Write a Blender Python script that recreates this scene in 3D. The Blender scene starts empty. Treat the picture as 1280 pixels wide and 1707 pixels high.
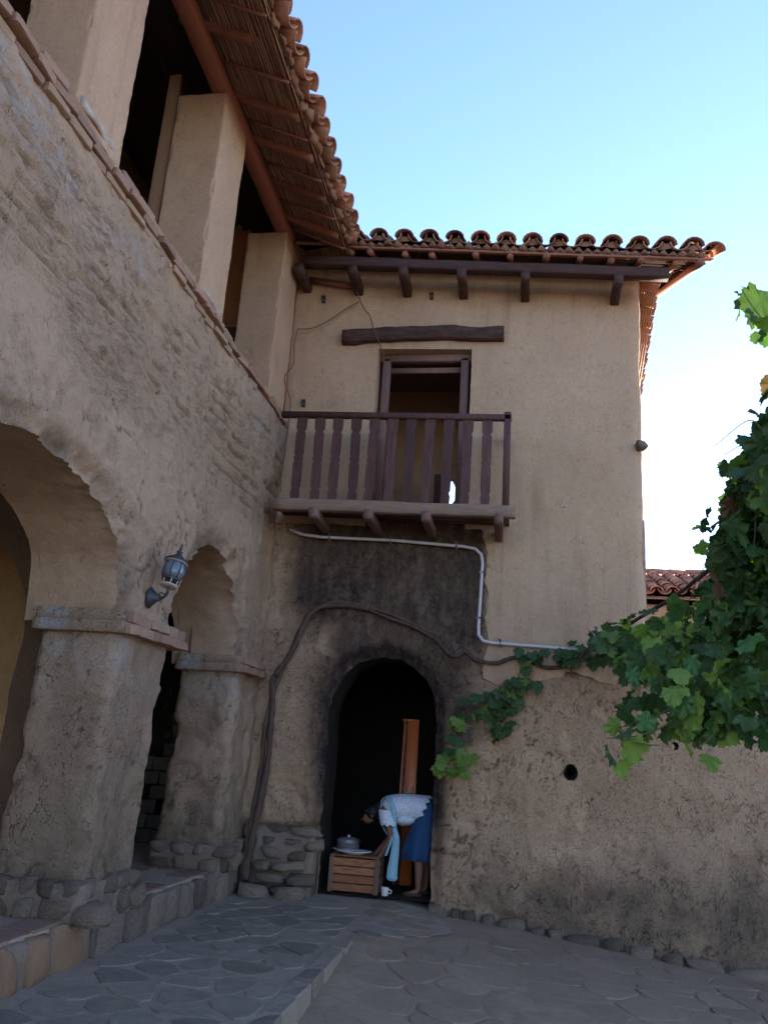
import bpy, math, random
import numpy as np
from mathutils import Vector, Matrix, Euler

random.seed(7); RNG = np.random.default_rng(11)
SC = bpy.context.scene
COL = SC.collection
R = math.radians

# ------------------------------------------------------------------ camera
cam = bpy.data.cameras.new('camera'); cam_o = bpy.data.objects.new('camera', cam); COL.objects.link(cam_o)
CM = ((0.98648, 0.01749, -0.16297), (0.151, 0.28976, 0.94511), (0.06375, -0.95694, 0.2832))
right = Vector([r[0] for r in CM]); down = Vector([r[1] for r in CM]); fwd = Vector([r[2] for r in CM])
cam_o.matrix_world = Matrix(((right.x, -down.x, -fwd.x, 0), (right.y, -down.y, -fwd.y, 0), (right.z, -down.z, -fwd.z, 1.6), (0, 0, 0, 1)))
cam.sensor_fit = 'VERTICAL'; cam.sensor_height = 24.0; cam.lens = 1377.0 / 1707.0 * 24.0
cam.clip_start = 0.05; cam.clip_end = 3000
SC.camera = cam_o

# ------------------------------------------------------------------ sky, sun, exposure
SUN_EL, SUN_AZ = 11.0, 27.0           # azimuth from +Y towards +X
world = bpy.data.worlds.new('World'); SC.world = world; world.use_nodes = True
wn = world.node_tree.nodes; wl = world.node_tree.links
sky = wn.new('ShaderNodeTexSky'); sky.sky_type = 'NISHITA'; sky.sun_disc = False
sky.sun_elevation = R(SUN_EL); sky.sun_rotation = R(SUN_AZ); sky.altitude = 1800
sky.air_density = 1.0; sky.dust_density = 0.35; sky.ozone_density = 3.6
wb = wn.new('ShaderNodeMix'); wb.data_type = 'RGBA'; wb.blend_type = 'MULTIPLY'; wb.inputs[0].default_value = 1.0   # white balance of the whole sky
wb.inputs[7].default_value = (1.20, 0.96, 0.93, 1); wl.new(sky.outputs[0], wb.inputs[6]); wl.new(wb.outputs[2], wn['Background'].inputs[0]); wn['Background'].inputs[1].default_value = 0.12
sun = bpy.data.lights.new('sun', 'SUN'); sun.energy = 3.5; sun.angle = R(0.53); sun.color = (1.0, 0.86, 0.70)
sun_o = bpy.data.objects.new('sun', sun); COL.objects.link(sun_o); sun_o.location = (6, 14, 14)
sd = Vector((math.sin(R(SUN_AZ)) * math.cos(R(SUN_EL)), math.cos(R(SUN_AZ)) * math.cos(R(SUN_EL)), math.sin(R(SUN_EL))))
sun_o.rotation_euler = sd.to_track_quat('Z', 'Y').to_euler()
vs = SC.view_settings; vs.view_transform = 'Standard'; vs.look = 'None'; vs.exposure = 2.72; vs.gamma = 1.0
vs.use_curve_mapping = False
SC.cycles.max_bounces = 8; SC.cycles.diffuse_bounces = 5; SC.cycles.transparent_max_bounces = 8
SC.cycles.use_denoising = True

# ------------------------------------------------------------------ noise (vectorised value noise)
def _h(i, j, k):
    n = (i * 73856093) ^ (j * 19349663) ^ (k * 83492791)
    n = (n ^ (n >> 13)) * 1274126177
    n = n ^ (n >> 16)
    return (n & 0xFFFFFF) / float(0xFFFFFF)
def vnoise(p):
    p = np.asarray(p, dtype=np.float64); f = np.floor(p); i = f.astype(np.int64); t = p - f
    t = t * t * (3 - 2 * t); r = 0
    for a in (0, 1):
        for b in (0, 1):
            for c in (0, 1):
                w = (t[..., 0] if a else 1 - t[..., 0]) * (t[..., 1] if b else 1 - t[..., 1]) * (t[..., 2] if c else 1 - t[..., 2])
                r = r + w * _h(i[..., 0] + a, i[..., 1] + b, i[..., 2] + c)
    return r * 2 - 1
def fbm(p, scale=1.0, octv=4, seed=0.0, stretch=(1, 1, 1)):
    p = np.asarray(p, dtype=np.float64) * np.array(stretch) * scale + seed * 17.31
    a, s, r = 1.0, 0.0, 0
    for o in range(octv):
        r = r + a * vnoise(p); s += a; p = p * 2.03 + 5.7; a *= 0.5
    return r / s
def sstep(a, b, x): t = np.clip((x - a) / (b - a), 0, 1); return t * t * (3 - 2 * t)

# ------------------------------------------------------------------ materials
def srgb(r, g, b):
    f = lambda c: (c / 255 / 12.92) if c / 255 <= 0.04045 else ((c / 255 + 0.055) / 1.055) ** 2.4
    return (f(r), f(g), f(b), 1)
class NT:
    def __init__(s, name):
        s.m = bpy.data.materials.new(name); s.m.use_nodes = True; s.t = s.m.node_tree; s.n = s.t.nodes
        s.bsdf = s.n['Principled BSDF']; s.bsdf.inputs['Roughness'].default_value = 0.9
        s.bsdf.inputs['Specular IOR Level'].default_value = 0.25
        s.co = s.n.new('ShaderNodeTexCoord').outputs['Object']
    def link(s, a, b): s.t.links.new(a, b)
    def node(s, typ, ins=None, **kw):
        n = s.n.new('ShaderNode' + typ)
        for k, v in kw.items(): setattr(n, k, v)
        for k, v in (ins or {}).items():
            if hasattr(v, 'is_linked') or hasattr(v, 'links'): s.link(v, n.inputs[k])
            else: n.inputs[k].default_value = v
        return n
    def mapping(s, scale, co=None, rot=(0, 0, 0)):
        return s.node('Mapping', {'Vector': co or s.co, 'Scale': scale, 'Rotation': rot}).outputs[0]
    def noise(s, scale, detail=4, rough=0.55, co=None, dist=0.0):
        return s.node('TexNoise', {'Vector': co or s.co, 'Scale': scale, 'Detail': detail, 'Roughness': rough, 'Distortion': dist}).outputs[0]
    def ramp(s, v, a, b, ca=0.0, cb=1.0):
        return s.node('MapRange', {'Value': v, 'From Min': a, 'From Max': b, 'To Min': ca, 'To Max': cb}).outputs[0]
    def mix(s, f, a, b, mode='MIX'):
        n = s.n.new('ShaderNodeMix'); n.data_type = 'RGBA'; n.blend_type = mode
        for k, v in ((0, f), (6, a), (7, b)):
            if hasattr(v, 'links'): s.link(v, n.inputs[k])
            else: n.inputs[k].default_value = v
        return n.outputs[2]
    def math(s, op, a, b=0.0):
        n = s.n.new('ShaderNodeMath'); n.operation = op
        for k, v in ((0, a), (1, b)):
            if hasattr(v, 'links'): s.link(v, n.inputs[k])
            else: n.inputs[k].default_value = v
        return n.outputs[0]
    def attr(s, name): return s.node('Attribute', attribute_name=name).outputs['Fac']
    def rnd(s): return s.node('ObjectInfo').outputs['Random']
    def bump(s, h, strength, dist=0.02):
        b = s.node('Bump', {'Height': h, 'Strength': strength, 'Distance': dist})
        if s.bsdf.inputs['Normal'].is_linked: s.link(s.bsdf.inputs['Normal'].links[0].from_socket, b.inputs['Normal'])
        s.link(b.outputs[0], s.bsdf.inputs['Normal'])
    def color(s, c): s.link(c, s.bsdf.inputs['Base Color'])

def adobe(name, c1, c2, c3, pit=1.0, crack=1.0, bump=1.0, stains=None, straw=0.5, shift=0.0, hatch=0.0, k=1.0, streak=0.0):
    """mud wall: tonal patches, straw flecks, pits and short shrinkage cracks; vertex attributes soot / damp / wash / rough are stains and wear"""
    c1, c2, c3 = [(c[0] * k * 1.23, c[1] * k * 1.03, c[2] * k * 0.84, 1) for c in (c1, c2, c3)]
    m = NT(name)
    co = m.node('VectorMath', {0: m.co, 1: (shift, shift * 0.7, shift * 1.3)}, operation='ADD').outputs[0]
    def warp(sc, amt):
        wv = m.node('TexNoise', {'Vector': co, 'Scale': sc, 'Detail': 3}).outputs[1]
        return m.node('VectorMath', {0: co, 1: m.node('VectorMath', {0: wv, 'Scale': amt}, operation='SCALE').outputs[0]}, operation='ADD').outputs[0]
    wc = warp(9.0, 0.14); wf = warp(22.0, 0.05)
    big = m.noise(0.8, 4, 0.6, co); mid = m.noise(4.5, 6, 0.68, co); fine = m.noise(28, 6, 0.72, wf); grit = m.noise(150, 2, 0.7, co)
    c = m.mix(m.ramp(big, 0.35, 0.65), c1, c2)
    c = m.mix(m.ramp(mid, 0.42, 0.72, 0, 0.7), c, c3)
    c = m.mix(m.ramp(fine, 0.35, 0.68, 0.0, 0.42), c, (*[x * 0.66 for x in c1[:3]], 1))
    c = m.mix(m.ramp(grit, 0.56, 0.75, 0, 0.3), c, (*[min(1, x * 1.35) for x in c2[:3]], 1))
    # short meandering cracks: thin level lines of a noise, broken up by masks
    def fiss(stretch, sc, w, lo, hi, msc):
        v = m.noise(sc, 3, 0.55, m.mapping(stretch, wf)); q = m.math('ABSOLUTE', m.math('SUBTRACT', v, 0.5))
        return m.math('MULTIPLY', m.ramp(q, 0.0, w, 1, 0), m.ramp(m.noise(msc, 4, 0.65, co), lo, hi))
    ck = m.math('MAXIMUM', fiss((1, 1, 0.40), 6.0, 0.012, 0.53, 0.60, 3.2), m.math('MULTIPLY', fiss((1, 1, 0.6), 15.0, 0.016, 0.57, 0.62, 6.0), 0.6))
    zone = m.ramp(m.noise(0.75, 4, 0.55, m.mapping((1, 1, 1.25), wc)), 0.40, 0.58, 0.42, 1.0)
    ck = m.math('MULTIPLY', m.math('MULTIPLY', ck, crack), zone)
    # pits and crumbs
    pv = m.node('TexVoronoi', {'Vector': wf, 'Scale': 34.0, 'Randomness': 1.0}).outputs['Distance']
    pt = m.math('MULTIPLY', m.math('MULTIPLY', m.ramp(pv, 0.10, 0.28, 1, 0), m.ramp(m.noise(8, 3, 0.6, co), 0.47, 0.60)), m.math('MULTIPLY', zone, pit))
    # straw marks, short and mostly lying level
    s1 = m.noise(1.0, 2, 0.5, m.mapping((95, 95, 17), wf)); s2 = m.noise(1.0, 2, 0.5, m.mapping((19, 19, 110), wf, (0.25, 0.2, 0)))
    st = m.math('MULTIPLY', m.math('MAXIMUM', m.ramp(s1, 0.63, 0.69), m.ramp(s2, 0.64, 0.70)), straw)
    dk = (*[x * 0.34 for x in c1[:3]], 1)
    c = m.mix(m.math('MULTIPLY', st, 0.55), c, dk)
    c = m.mix(m.math('MULTIPLY', ck, 0.8), c, dk)
    c = m.mix(m.math('MULTIPLY', pt, 0.55), c, dk)
    if streak:
        sk = m.ramp(m.noise(1.0, 4, 0.6, m.mapping((7, 7, 0.55), wf)), 0.48, 0.68); sp = m.ramp(m.noise(0.7, 3, 0.6, co), 0.40, 0.60)
        c = m.mix(m.math('MULTIPLY', m.math('MULTIPLY', sk, sp), 0.45 * streak), c, (*[x * 0.55 for x in c1[:3]], 1))
        pa = m.ramp(m.noise(1.9, 6, 0.7, wc), 0.55, 0.60); c = m.mix(m.math('MULTIPLY', pa, 0.35 * streak), c, (c2[0] * .82, c2[1] * .86, c2[2] * .92, 1))
    hh = None
    if hatch:
        hn = m.noise(1.0, 6, 0.72, m.mapping((7, 7, 30), wf)); hp = m.noise(2.3, 4, 0.6, co)
        hh = m.math('MULTIPLY', m.math('MULTIPLY', m.ramp(hn, 0.52, 0.63), m.ramp(hp, 0.40, 0.55)), m.attr('rough'))
        c = m.mix(m.math('MULTIPLY', hh, 0.7 * hatch), c, dk)
    if stains:
        if 'flake' in stains:                                # thin coat that has come away here and there, and the long cracks
            c = m.mix(m.math('MULTIPLY', m.attr('flake'), 0.55), c, (c2[0] * 1.04, c2[1] * 1.04, c2[2] * 1.06, 1))
            c = m.mix(m.math('MULTIPLY', m.attr('gap'), 0.85), c, dk)
        if 'damp' in stains:
            d = m.math('MULTIPLY', m.attr('damp'), m.ramp(m.noise(3, 4, 0.6, co), 0.3, 0.6, 0.5, 1.0))
            c = m.mix(m.math('MULTIPLY', d, 0.75), c, (0.052, 0.038, 0.029, 1))
        if 'wash' in stains:
            w = m.math('MULTIPLY', m.attr('wash'), m.ramp(m.noise(6, 5, 0.7, co), 0.42, 0.58))
            c = m.mix(m.math('MULTIPLY', w, 0.75), c, (0.40, 0.375, 0.34, 1))
        if 'soot' in stains:
            sm = m.math('MULTIPLY', m.attr('soot'), m.ramp(m.noise(1.0, 6, 0.75, m.mapping((9, 9, 3.5), wc)), 0.30, 0.58, 0.72, 1.06))
            sm = m.node('Clamp', {'Value': sm}).outputs[0]
            c = m.mix(sm, c, (0.031, 0.020, 0.0165, 1))
            fl = m.math('MULTIPLY', m.ramp(m.node('TexVoronoi', {'Vector': wc, 'Scale': 26.0}).outputs['Distance'], 0.05, 0.18, 1, 0), m.ramp(m.noise(3.0, 4, 0.6, co), 0.58, 0.64))
            c = m.mix(m.math('MULTIPLY', m.math('MULTIPLY', fl, sm), 0.6), c, c2)
    m.color(c)
    h = m.math('ADD', m.math('MULTIPLY', mid, 0.7), m.math('MULTIPLY', m.math('MULTIPLY', fine, zone), 0.6))
    h = m.math('ADD', h, m.math('MULTIPLY', grit, 0.12))
    h = m.math('SUBTRACT', h, m.math('MULTIPLY', ck, 0.55)); h = m.math('SUBTRACT', h, m.math('MULTIPLY', pt, 0.45))
    h = m.math('SUBTRACT', h, m.math('MULTIPLY', st, 0.22))
    if hh is not None: h = m.math('SUBTRACT', h, m.math('MULTIPLY', hh, 0.8 * hatch))
    m.bump(h, 0.85 * bump, 0.04)
    return m.m

KD = 0.85
def simple(name, c1, c2, scale=6.0, rough=0.85, bump=0.3, stretch=(1, 1, 1), vary=0.25, spec=0.3, fine=40.0, metal=0.0, dist=0.01):
    c1 = (c1[0] * KD * 1.14, c1[1] * KD * .96, c1[2] * KD * .86, 1); c2 = (c2[0] * KD * 1.14, c2[1] * KD * .96, c2[2] * KD * .86, 1); m = NT(name)
    co = m.mapping(stretch)
    co = m.node('VectorMath', {0: co, 1: m.node('VectorMath', {0: (31.0, 17.0, 23.0), 'Scale': m.rnd()}, operation='SCALE').outputs[0]}, operation='ADD').outputs[0]
    a = m.noise(scale, 5, 0.6, co); b = m.noise(scale * fine / 6.0, 4, 0.65, co)
    c = m.mix(m.ramp(a, 0.33, 0.67), c1, c2)
    c = m.mix(m.ramp(b, 0.35, 0.7, 0, 0.45), c, (*[x * 0.6 for x in c1[:3]], 1))
    hsv = m.node('HueSaturation', {'Color': c, 'Value': m.ramp(m.rnd(), 0, 1, 1 - vary, 1 + vary)})
    m.color(hsv.outputs[0])
    m.bsdf.inputs['Roughness'].default_value = rough; m.bsdf.inputs['Specular IOR Level'].default_value = spec; m.bsdf.inputs['Metallic'].default_value = metal
    if bump: m.bump(m.math('ADD', a, m.math('MULTIPLY', b, 0.6)), bump, dist)
    return m.m

T = {}
T['wall'] = adobe('mud_wall', (0.29, 0.222, 0.165, 1), (0.37, 0.290, 0.218, 1), (0.31, 0.245, 0.19, 1), hatch=0.5, pit=0.8, crack=1.2, straw=0.7, bump=.85, stains=('damp', 'wash', 'flake'), k=1.0)
T['pillar'] = adobe('mud_pillar', (0.27, 0.215, 0.165, 1), (0.34, 0.275, 0.21, 1), (0.22, 0.18, 0.145, 1), shift=9.0, bump=1.2, stains=('damp', 'wash', 'flake'))
T['soffit'] = adobe('mud_soffit', (0.34, 0.26, 0.19, 1), (0.42, 0.34, 0.26, 1), (0.29, 0.21, 0.15, 1), pit=0.4, crack=0.6, bump=0.6, straw=0.2, shift=21.0)
T['plaster'] = adobe('mud_plaster', (0.39, 0.290, 0.205, 1), (0.49, 0.378, 0.275, 1), (0.42, 0.328, 0.25, 1), pit=0.6, crack=0.8, bump=0.5, straw=0.9, shift=4.0, k=.92, streak=1.2)
T['plaster_up'] = adobe('mud_plaster_pillar', (0.43, 0.32, 0.23, 1), (0.52, 0.395, 0.285, 1), (0.40, 0.305, 0.225, 1), pit=0.5, crack=0.7, bump=0.45, straw=0.5, shift=14.0, streak=1.0, k=.9)
T['lower'] = adobe('mud_lower', (0.33, 0.248, 0.18, 1), (0.43, 0.33, 0.24, 1), (0.37, 0.285, 0.212, 1), pit=1.0, crack=1.3, bump=1.3, straw=0.8, shift=2.0, stains=('damp', 'soot', 'flake'), k=.92)
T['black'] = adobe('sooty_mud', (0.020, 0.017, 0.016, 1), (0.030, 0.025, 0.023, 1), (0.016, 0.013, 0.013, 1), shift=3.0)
T['ochre'] = adobe('ochre_mud', (0.36, 0.235, 0.11, 1), (0.46, 0.31, 0.15, 1), (0.30, 0.19, 0.09, 1), shift=5.0, pit=1.2, bump=0.7)
T['room'] = adobe('room_mud', (0.26, 0.165, 0.10, 1), (0.32, 0.21, 0.13, 1), (0.22, 0.14, 0.085, 1), shift=5.5, pit=.5, bump=0.5)
T['redmud'] = adobe('red_brown_mud', (0.28, 0.115, 0.055, 1), (0.33, 0.15, 0.075, 1), (0.22, 0.10, 0.055, 1), shift=6.0, bump=0.6)
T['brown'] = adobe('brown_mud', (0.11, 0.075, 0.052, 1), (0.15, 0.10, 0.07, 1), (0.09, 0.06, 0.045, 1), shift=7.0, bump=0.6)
T['brick'] = simple('thin_brick', (0.37, 0.235, 0.165, 1), (0.41, 0.30, 0.22, 1), 7, 0.92, 0.6, vary=0.22)
T['paver'] = simple('clay_paver', (0.23, 0.145, 0.105, 1), (0.27, 0.20, 0.155, 1), 6, 0.85, 0.4, vary=0.3)
T['stone'] = simple('river_stone', (0.23, 0.195, 0.15, 1), (0.36, 0.305, 0.235, 1), 9, 0.9, 1.2, vary=0.38, dist=.025)
T['kerbst'] = simple('kerb_stone', (0.19, 0.17, 0.14, 1), (0.29, 0.25, 0.195, 1), 8, 0.9, 1.2, vary=0.35, dist=.025)
T['kerbor'] = simple('rust_kerb_stone', (0.26, 0.165, 0.095, 1), (0.29, 0.21, 0.14, 1), 4, 0.9, 0.7, vary=0.2)
T['flag'] = simple('flagstone', (0.205, 0.185, 0.148, 1), (0.29, 0.26, 0.20, 1), 7, 0.9, 0.5, vary=0.22, spec=0.4)
T['flag2'] = simple('dusty_flagstone', (0.265, 0.212, 0.152, 1), (0.315, 0.255, 0.185, 1), 5, 0.92, 0.5, vary=0.10, spec=0.3)
T['mortar'] = simple('mortar', (0.30, 0.255, 0.20, 1), (0.385, 0.328, 0.26, 1), 4, 0.95, 0.6, vary=0.0)
T['dust'] = simple('dusty_ground', (0.265, 0.21, 0.15, 1), (0.35, 0.28, 0.20, 1), 2.2, 0.95, 0.6, vary=0.0)
T['tile'] = simple('roof_tile', (0.42, 0.20, 0.115, 1), (0.50, 0.29, 0.19, 1), 8, 0.85, 0.4, vary=0.28)
T['tiledark'] = simple('weathered_roof_tile', (0.26, 0.14, 0.10, 1), (0.44, 0.26, 0.18, 1), 9, 0.88, 0.5, vary=0.4)
T['footm'] = simple('dirty_mortar', (0.20, 0.165, 0.128, 1), (0.27, 0.225, 0.175, 1), 8, 0.95, 1.0, vary=0.0, dist=.02)
T['mudlump'] = simple('roof_mud', (0.25, 0.15, 0.095, 1), (0.33, 0.205, 0.13, 1), 14, 0.95, 1.0, vary=0.2)
T['reed'] = simple('reed', (0.47, 0.30, 0.20, 1), (0.32, 0.19, 0.13, 1), 3.0, 0.8, 0.2, stretch=(30, 1, 30), vary=0.3)
T['rafter'] = simple('rafter_wood', (0.26, 0.12, 0.075, 1), (0.33, 0.165, 0.10, 1), 6, 0.8, 0.4, stretch=(1, 6, 6), vary=0.25)
T['redbeam'] = simple('red_beam', (0.33, 0.135, 0.085, 1), (0.40, 0.175, 0.11, 1), 5, 0.8, 0.4, stretch=(6, 1, 6), vary=0.1)
T['darkbeam'] = simple('dark_beam', (0.06, 0.034, 0.030, 1), (0.105, 0.056, 0.042, 1), 5, 0.8, 0.5, stretch=(1, 5, 5), vary=0.2)
T['lintel'] = simple('charred_lintel', (0.050, 0.034, 0.032, 1), (0.155, 0.085, 0.058, 1), 5, 0.85, 1.0, stretch=(1, 5, 5), vary=0.0, dist=0.03)
T['greywood'] = simple('weathered_wood', (0.21, 0.155, 0.118, 1), (0.29, 0.22, 0.165, 1), 5, 0.85, 0.5, stretch=(1, 6, 6), vary=0.15)
T['purple'] = simple('oxblood_paint', (0.072, 0.036, 0.034, 1), (0.135, 0.070, 0.058, 1), 7, 0.7, 0.6, stretch=(5, 5, .6), vary=0.22)
T['panel'] = simple('dim_panel', (0.060, 0.036, 0.034, 1), (0.08, 0.048, 0.044, 1), 5, 0.8, 0.3, stretch=(4, 4, 1), vary=0.0)
T['frame'] = simple('door_frame_wood', (0.19, 0.12, 0.105, 1), (0.235, 0.155, 0.13, 1), 5, 0.8, 0.4, stretch=(4, 4, 1), vary=0.1)
T['post'] = simple('pale_post_wood', (0.40, 0.28, 0.19, 1), (0.33, 0.22, 0.15, 1), 4, 0.8, 0.4, stretch=(6, 6, 1))
T['pipe'] = simple('grey_conduit', (0.52, 0.53, 0.55, 1), (0.60, 0.60, 0.61, 1), 5, 0.45, 0.05, vary=0.03, spec=0.5)
T['metal'] = simple('clip_metal', (0.6, 0.6, 0.6, 1), (0.7, 0.7, 0.7, 1), 5, 0.3, 0.0, metal=0.9)
T['wire'] = simple('wire', (0.17, 0.10, 0.065, 1), (0.22, 0.13, 0.085, 1), 5, 0.6, 0.0)
T['ceil'] = simple('shaded_ceiling_boards', (0.035, 0.026, 0.026, 1), (0.055, 0.040, 0.036, 1), 4, .9, .4, stretch=(6, 1, 6), vary=.2)  # near-black colour carries the shade inside the gallery
T['blockm'] = simple('dark_block', (0.07, 0.066, 0.062, 1), (0.10, 0.095, 0.088, 1), 8, .9, .6, vary=.3)
T['lampm'] = simple('lamp_metal', (0.035, 0.042, 0.058, 1), (0.055, 0.064, 0.082, 1), 10, 0.45, 0.1, spec=0.5)
T['lampw'] = simple('lamp_pale_rim', (0.42, 0.38, 0.34, 1), (0.5, 0.46, 0.42, 1), 10, 0.5, 0.1)
T['bark'] = simple('vine_bark', (0.085, 0.062, 0.050, 1), (0.17, 0.128, 0.10, 1), 7, 0.9, 1.2, stretch=(3, 3, 0.7), dist=0.02, vary=0.1)
T['twig'] = simple('vine_shoot', (0.10, 0.12, 0.045, 1), (0.16, 0.12, 0.06, 1), 5, 0.8, 0.2)
T['white'] = simple('whitewash', (0.42, 0.37, 0.31, 1), (0.58, 0.53, 0.46, 1), 9, 0.9, 0.9, vary=0.0)
T['pvc'] = simple('white_pvc', (0.75, 0.76, 0.78, 1), (0.8, 0.8, 0.82, 1), 4, 0.4, 0.0)

# ------------------------------------------------------------------ object helpers
WL = {}                                            # world location of every Empty used as a parent
def setpar(o, p):
    if p is None: return
    o.parent = p
    o.matrix_parent_inverse = Matrix.Translation(-WL.get(p.name, Vector((0, 0, 0))))
def tag(o, label=None, cat=None, group=None, kind=None):
    for k, v in (('label', label), ('category', cat), ('group', group), ('kind', kind)):
        if v: o[k] = v
    return o
def thing(name, label, cat, loc=(0, 0, 0), group=None):
    o = bpy.data.objects.new(name, None); COL.objects.link(o); o.location = loc; o.empty_display_size = 0.2
    WL[o.name] = Vector(loc); return tag(o, label, cat, group)
def group_part(name, parent):
    """an Empty part (a roof, a balcony) that carries sub-parts"""
    o = bpy.data.objects.new(name, None); COL.objects.link(o); setpar(o, parent); return o
def link(name, me, parent=None, loc=None, rot=None, scale=None):
    o = bpy.data.objects.new(name, me); COL.objects.link(o); setpar(o, parent)
    if loc is not None: o.location = loc
    if rot is not None: o.rotation_euler = rot
    if scale is not None: o.scale = scale
    return o
def mesh(name, V, F, mat, smooth=True, attrs=None):
    me = bpy.data.meshes.new(name); V = np.asarray(V, dtype=np.float64)
    if isinstance(F, np.ndarray) and F.ndim == 2:
        k = F.shape[1]; me.vertices.add(len(V)); me.vertices.foreach_set('co', V.ravel())
        me.loops.add(F.size); me.loops.foreach_set('vertex_index', F.ravel().astype(np.int32))
        me.polygons.add(len(F)); me.polygons.foreach_set('loop_start', np.arange(0, F.size, k, dtype=np.int32))
        me.polygons.foreach_set('loop_total', np.full(len(F), k, dtype=np.int32)); me.update(calc_edges=True)
    else:
        me.from_pydata([tuple(v) for v in V], [], [tuple(f) for f in F]); me.update()
    me.polygons.foreach_set('use_smooth', [bool(smooth)] * len(me.polygons))
    for k, a in (attrs or {}).items():
        at = me.attributes.new(k, 'FLOAT', 'POINT'); at.data.foreach_set('value', np.asarray(a, dtype=np.float32))
    if mat: me.materials.append(T[mat] if isinstance(mat, str) else mat)
    me.validate(); return me
def obj(name, V, F, mat, parent=None, smooth=True, attrs=None):
    return link(name, mesh(name, V, F, mat, smooth, attrs), parent)
class MB:
    """collects pieces of ONE part"""
    def __init__(s): s.V = []; s.F = []
    def add(s, V, F):
        o = len(s.V); s.V += [tuple(v) for v in V]; s.F += [tuple(i + o for i in f) for f in F]; return s
    def build(s, name, mat, parent=None, smooth=True): return obj(name, np.array(s.V), s.F, mat, parent, smooth)
def box(lo, hi, ch=0.008):
    """chamfered box between two corners"""
    lo = np.array(lo, float); hi = np.array(hi, float); c = (lo + hi) / 2; h = (hi - lo) / 2
    ch = min(ch, h.min() * 0.6); V = []; ix = {}
    for sx in (-1, 1):
        for sy in (-1, 1):
            for sz in (-1, 1):
                for a in range(3):
                    v = np.array([sx, sy, sz]) * h; s = np.array([sx, sy, sz])
                    for b in range(3):
                        if b != a: v[b] -= s[b] * ch
                    ix[(sx, sy, sz, a)] = len(V); V.append(c + v)
    F = []
    def q(l): F.append(l)
    for a in range(3):
        b, d = [(1, 2), (2, 0), (0, 1)][a]
        for s in (-1, 1):
            l = []
            for (p, r_) in ((-1, -1), (1, -1), (1, 1), (-1, 1)):
                k = [0, 0, 0]; k[a] = s; k[b] = p; k[d] = r_; l.append(ix[(*k, a)])
            q(l if s > 0 else l[::-1])
    for a in range(3):           # edge chamfers along axis a
        b, d = [(1, 2), (2, 0), (0, 1)][a]
        for sb in (-1, 1):
            for s_d in (-1, 1):
                k0 = [0, 0, 0]; k1 = [0, 0, 0]
                k0[a] = -1; k1[a] = 1; k0[b] = k1[b] = sb; k0[d] = k1[d] = s_d
                l = [ix[(*k0, b)], ix[(*k1, b)], ix[(*k1, d)], ix[(*k0, d)]]
                q(l if sb * s_d > 0 else l[::-1])
    for sx in (-1, 1):
        for sy in (-1, 1):
            for sz in (-1, 1):
                l = [ix[(sx, sy, sz, i)] for i in range(3)]
                q(l if sx * sy * sz > 0 else l[::-1])
    return np.array(V), F
def orient(V, origin, ex, ey, ez):
    return np.asarray(origin) + V[:, :1] * np.asarray(ex) + V[:, 1:2] * np.asarray(ey) + V[:, 2:3] * np.asarray(ez)
def beam(a, b, w, h, ch=0.01, up=(0, 0, 1), rough=0.0, segs=1):
    """rectangular timber from a to b; w sideways, h along up; segs > 1 bends it a little"""
    a = np.array(a, float); b = np.array(b, float); d = b - a; L = np.linalg.norm(d); d /= L
    s = np.cross(d, up); s /= np.linalg.norm(s); u = np.cross(s, d)
    prof = [(-w / 2 + ch, -h / 2), (w / 2 - ch, -h / 2), (w / 2, -h / 2 + ch), (w / 2, h / 2 - ch), (w / 2 - ch, h / 2), (-w / 2 + ch, h / 2), (-w / 2, h / 2 - ch), (-w / 2, -h / 2 + ch)]
    V = []; F = []; n = 8
    sd_ = random.random() * 50
    for k in range(segs + 1):
        p = a + d * L * k / segs
        for (x, y) in prof:
            v = p + s * x + u * y
            if rough: v = v + (s * fbm([v * 3 + sd_], 1, 3)[0] + u * fbm([v * 3 + 9 + sd_], 1, 3)[0]) * rough
            V.append(v)
    for k in range(segs):
        for i in range(n):
            j = (i + 1) % n; F.append((k * n + i, k * n + j, (k + 1) * n + j, (k + 1) * n + i))
    F.append(tuple(range(n))[::-1]); F.append(tuple(range(segs * n, segs * n + n)))
    return np.array(V), F
def tube(pts, rad, n=8, rough=0.0, caps=True):
    """round limb along points; rad a number or one per point"""
    P = [np.array(p, float) for p in pts]; rr = [rad] * len(P) if np.isscalar(rad) else list(rad)
    V = []; F = []; ref = np.array([0.31, 0.2, 0.93])
    for k, p in enumerate(P):
        d = P[min(k + 1, len(P) - 1)] - P[max(k - 1, 0)]; d /= (np.linalg.norm(d) + 1e-9)
        s = np.cross(d, ref); s /= (np.linalg.norm(s) + 1e-9); u = np.cross(s, d)
        for i in range(n):
            a = 2 * math.pi * i / n; r = rr[k]
            if rough: r *= 1 + rough * fbm([p * 7 + np.array([math.cos(a), math.sin(a), 0]) * 1.3], 1, 2)[0]
            V.append(p + (s * math.cos(a) + u * math.sin(a)) * r)
    for k in range(len(P) - 1):
        for i in range(n):
            j = (i + 1) % n; F.append((k * n + i, k * n + j, (k + 1) * n + j, (k + 1) * n + i))
    if caps: F.append(tuple(range(n))[::-1]); F.append(tuple(range((len(P) - 1) * n, len(P) * n)))
    return np.array(V), F
def spline(pts, k=6):
    """Catmull-Rom through points"""
    P = [np.array(p, float) for p in pts]; P = [2 * P[0] - P[1]] + P + [2 * P[-1] - P[-2]]; out = []
    for i in range(1, len(P) - 2):
        for t in np.linspace(0, 1, k, endpoint=False):
            a, b, c, d = P[i - 1:i + 3]
            out.append(0.5 * ((2 * b) + (c - a) * t + (2 * a - 5 * b + 4 * c - d) * t * t + (-a + 3 * b - 3 * c + d) * t ** 3))
    return out + [P[-2]]
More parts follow.
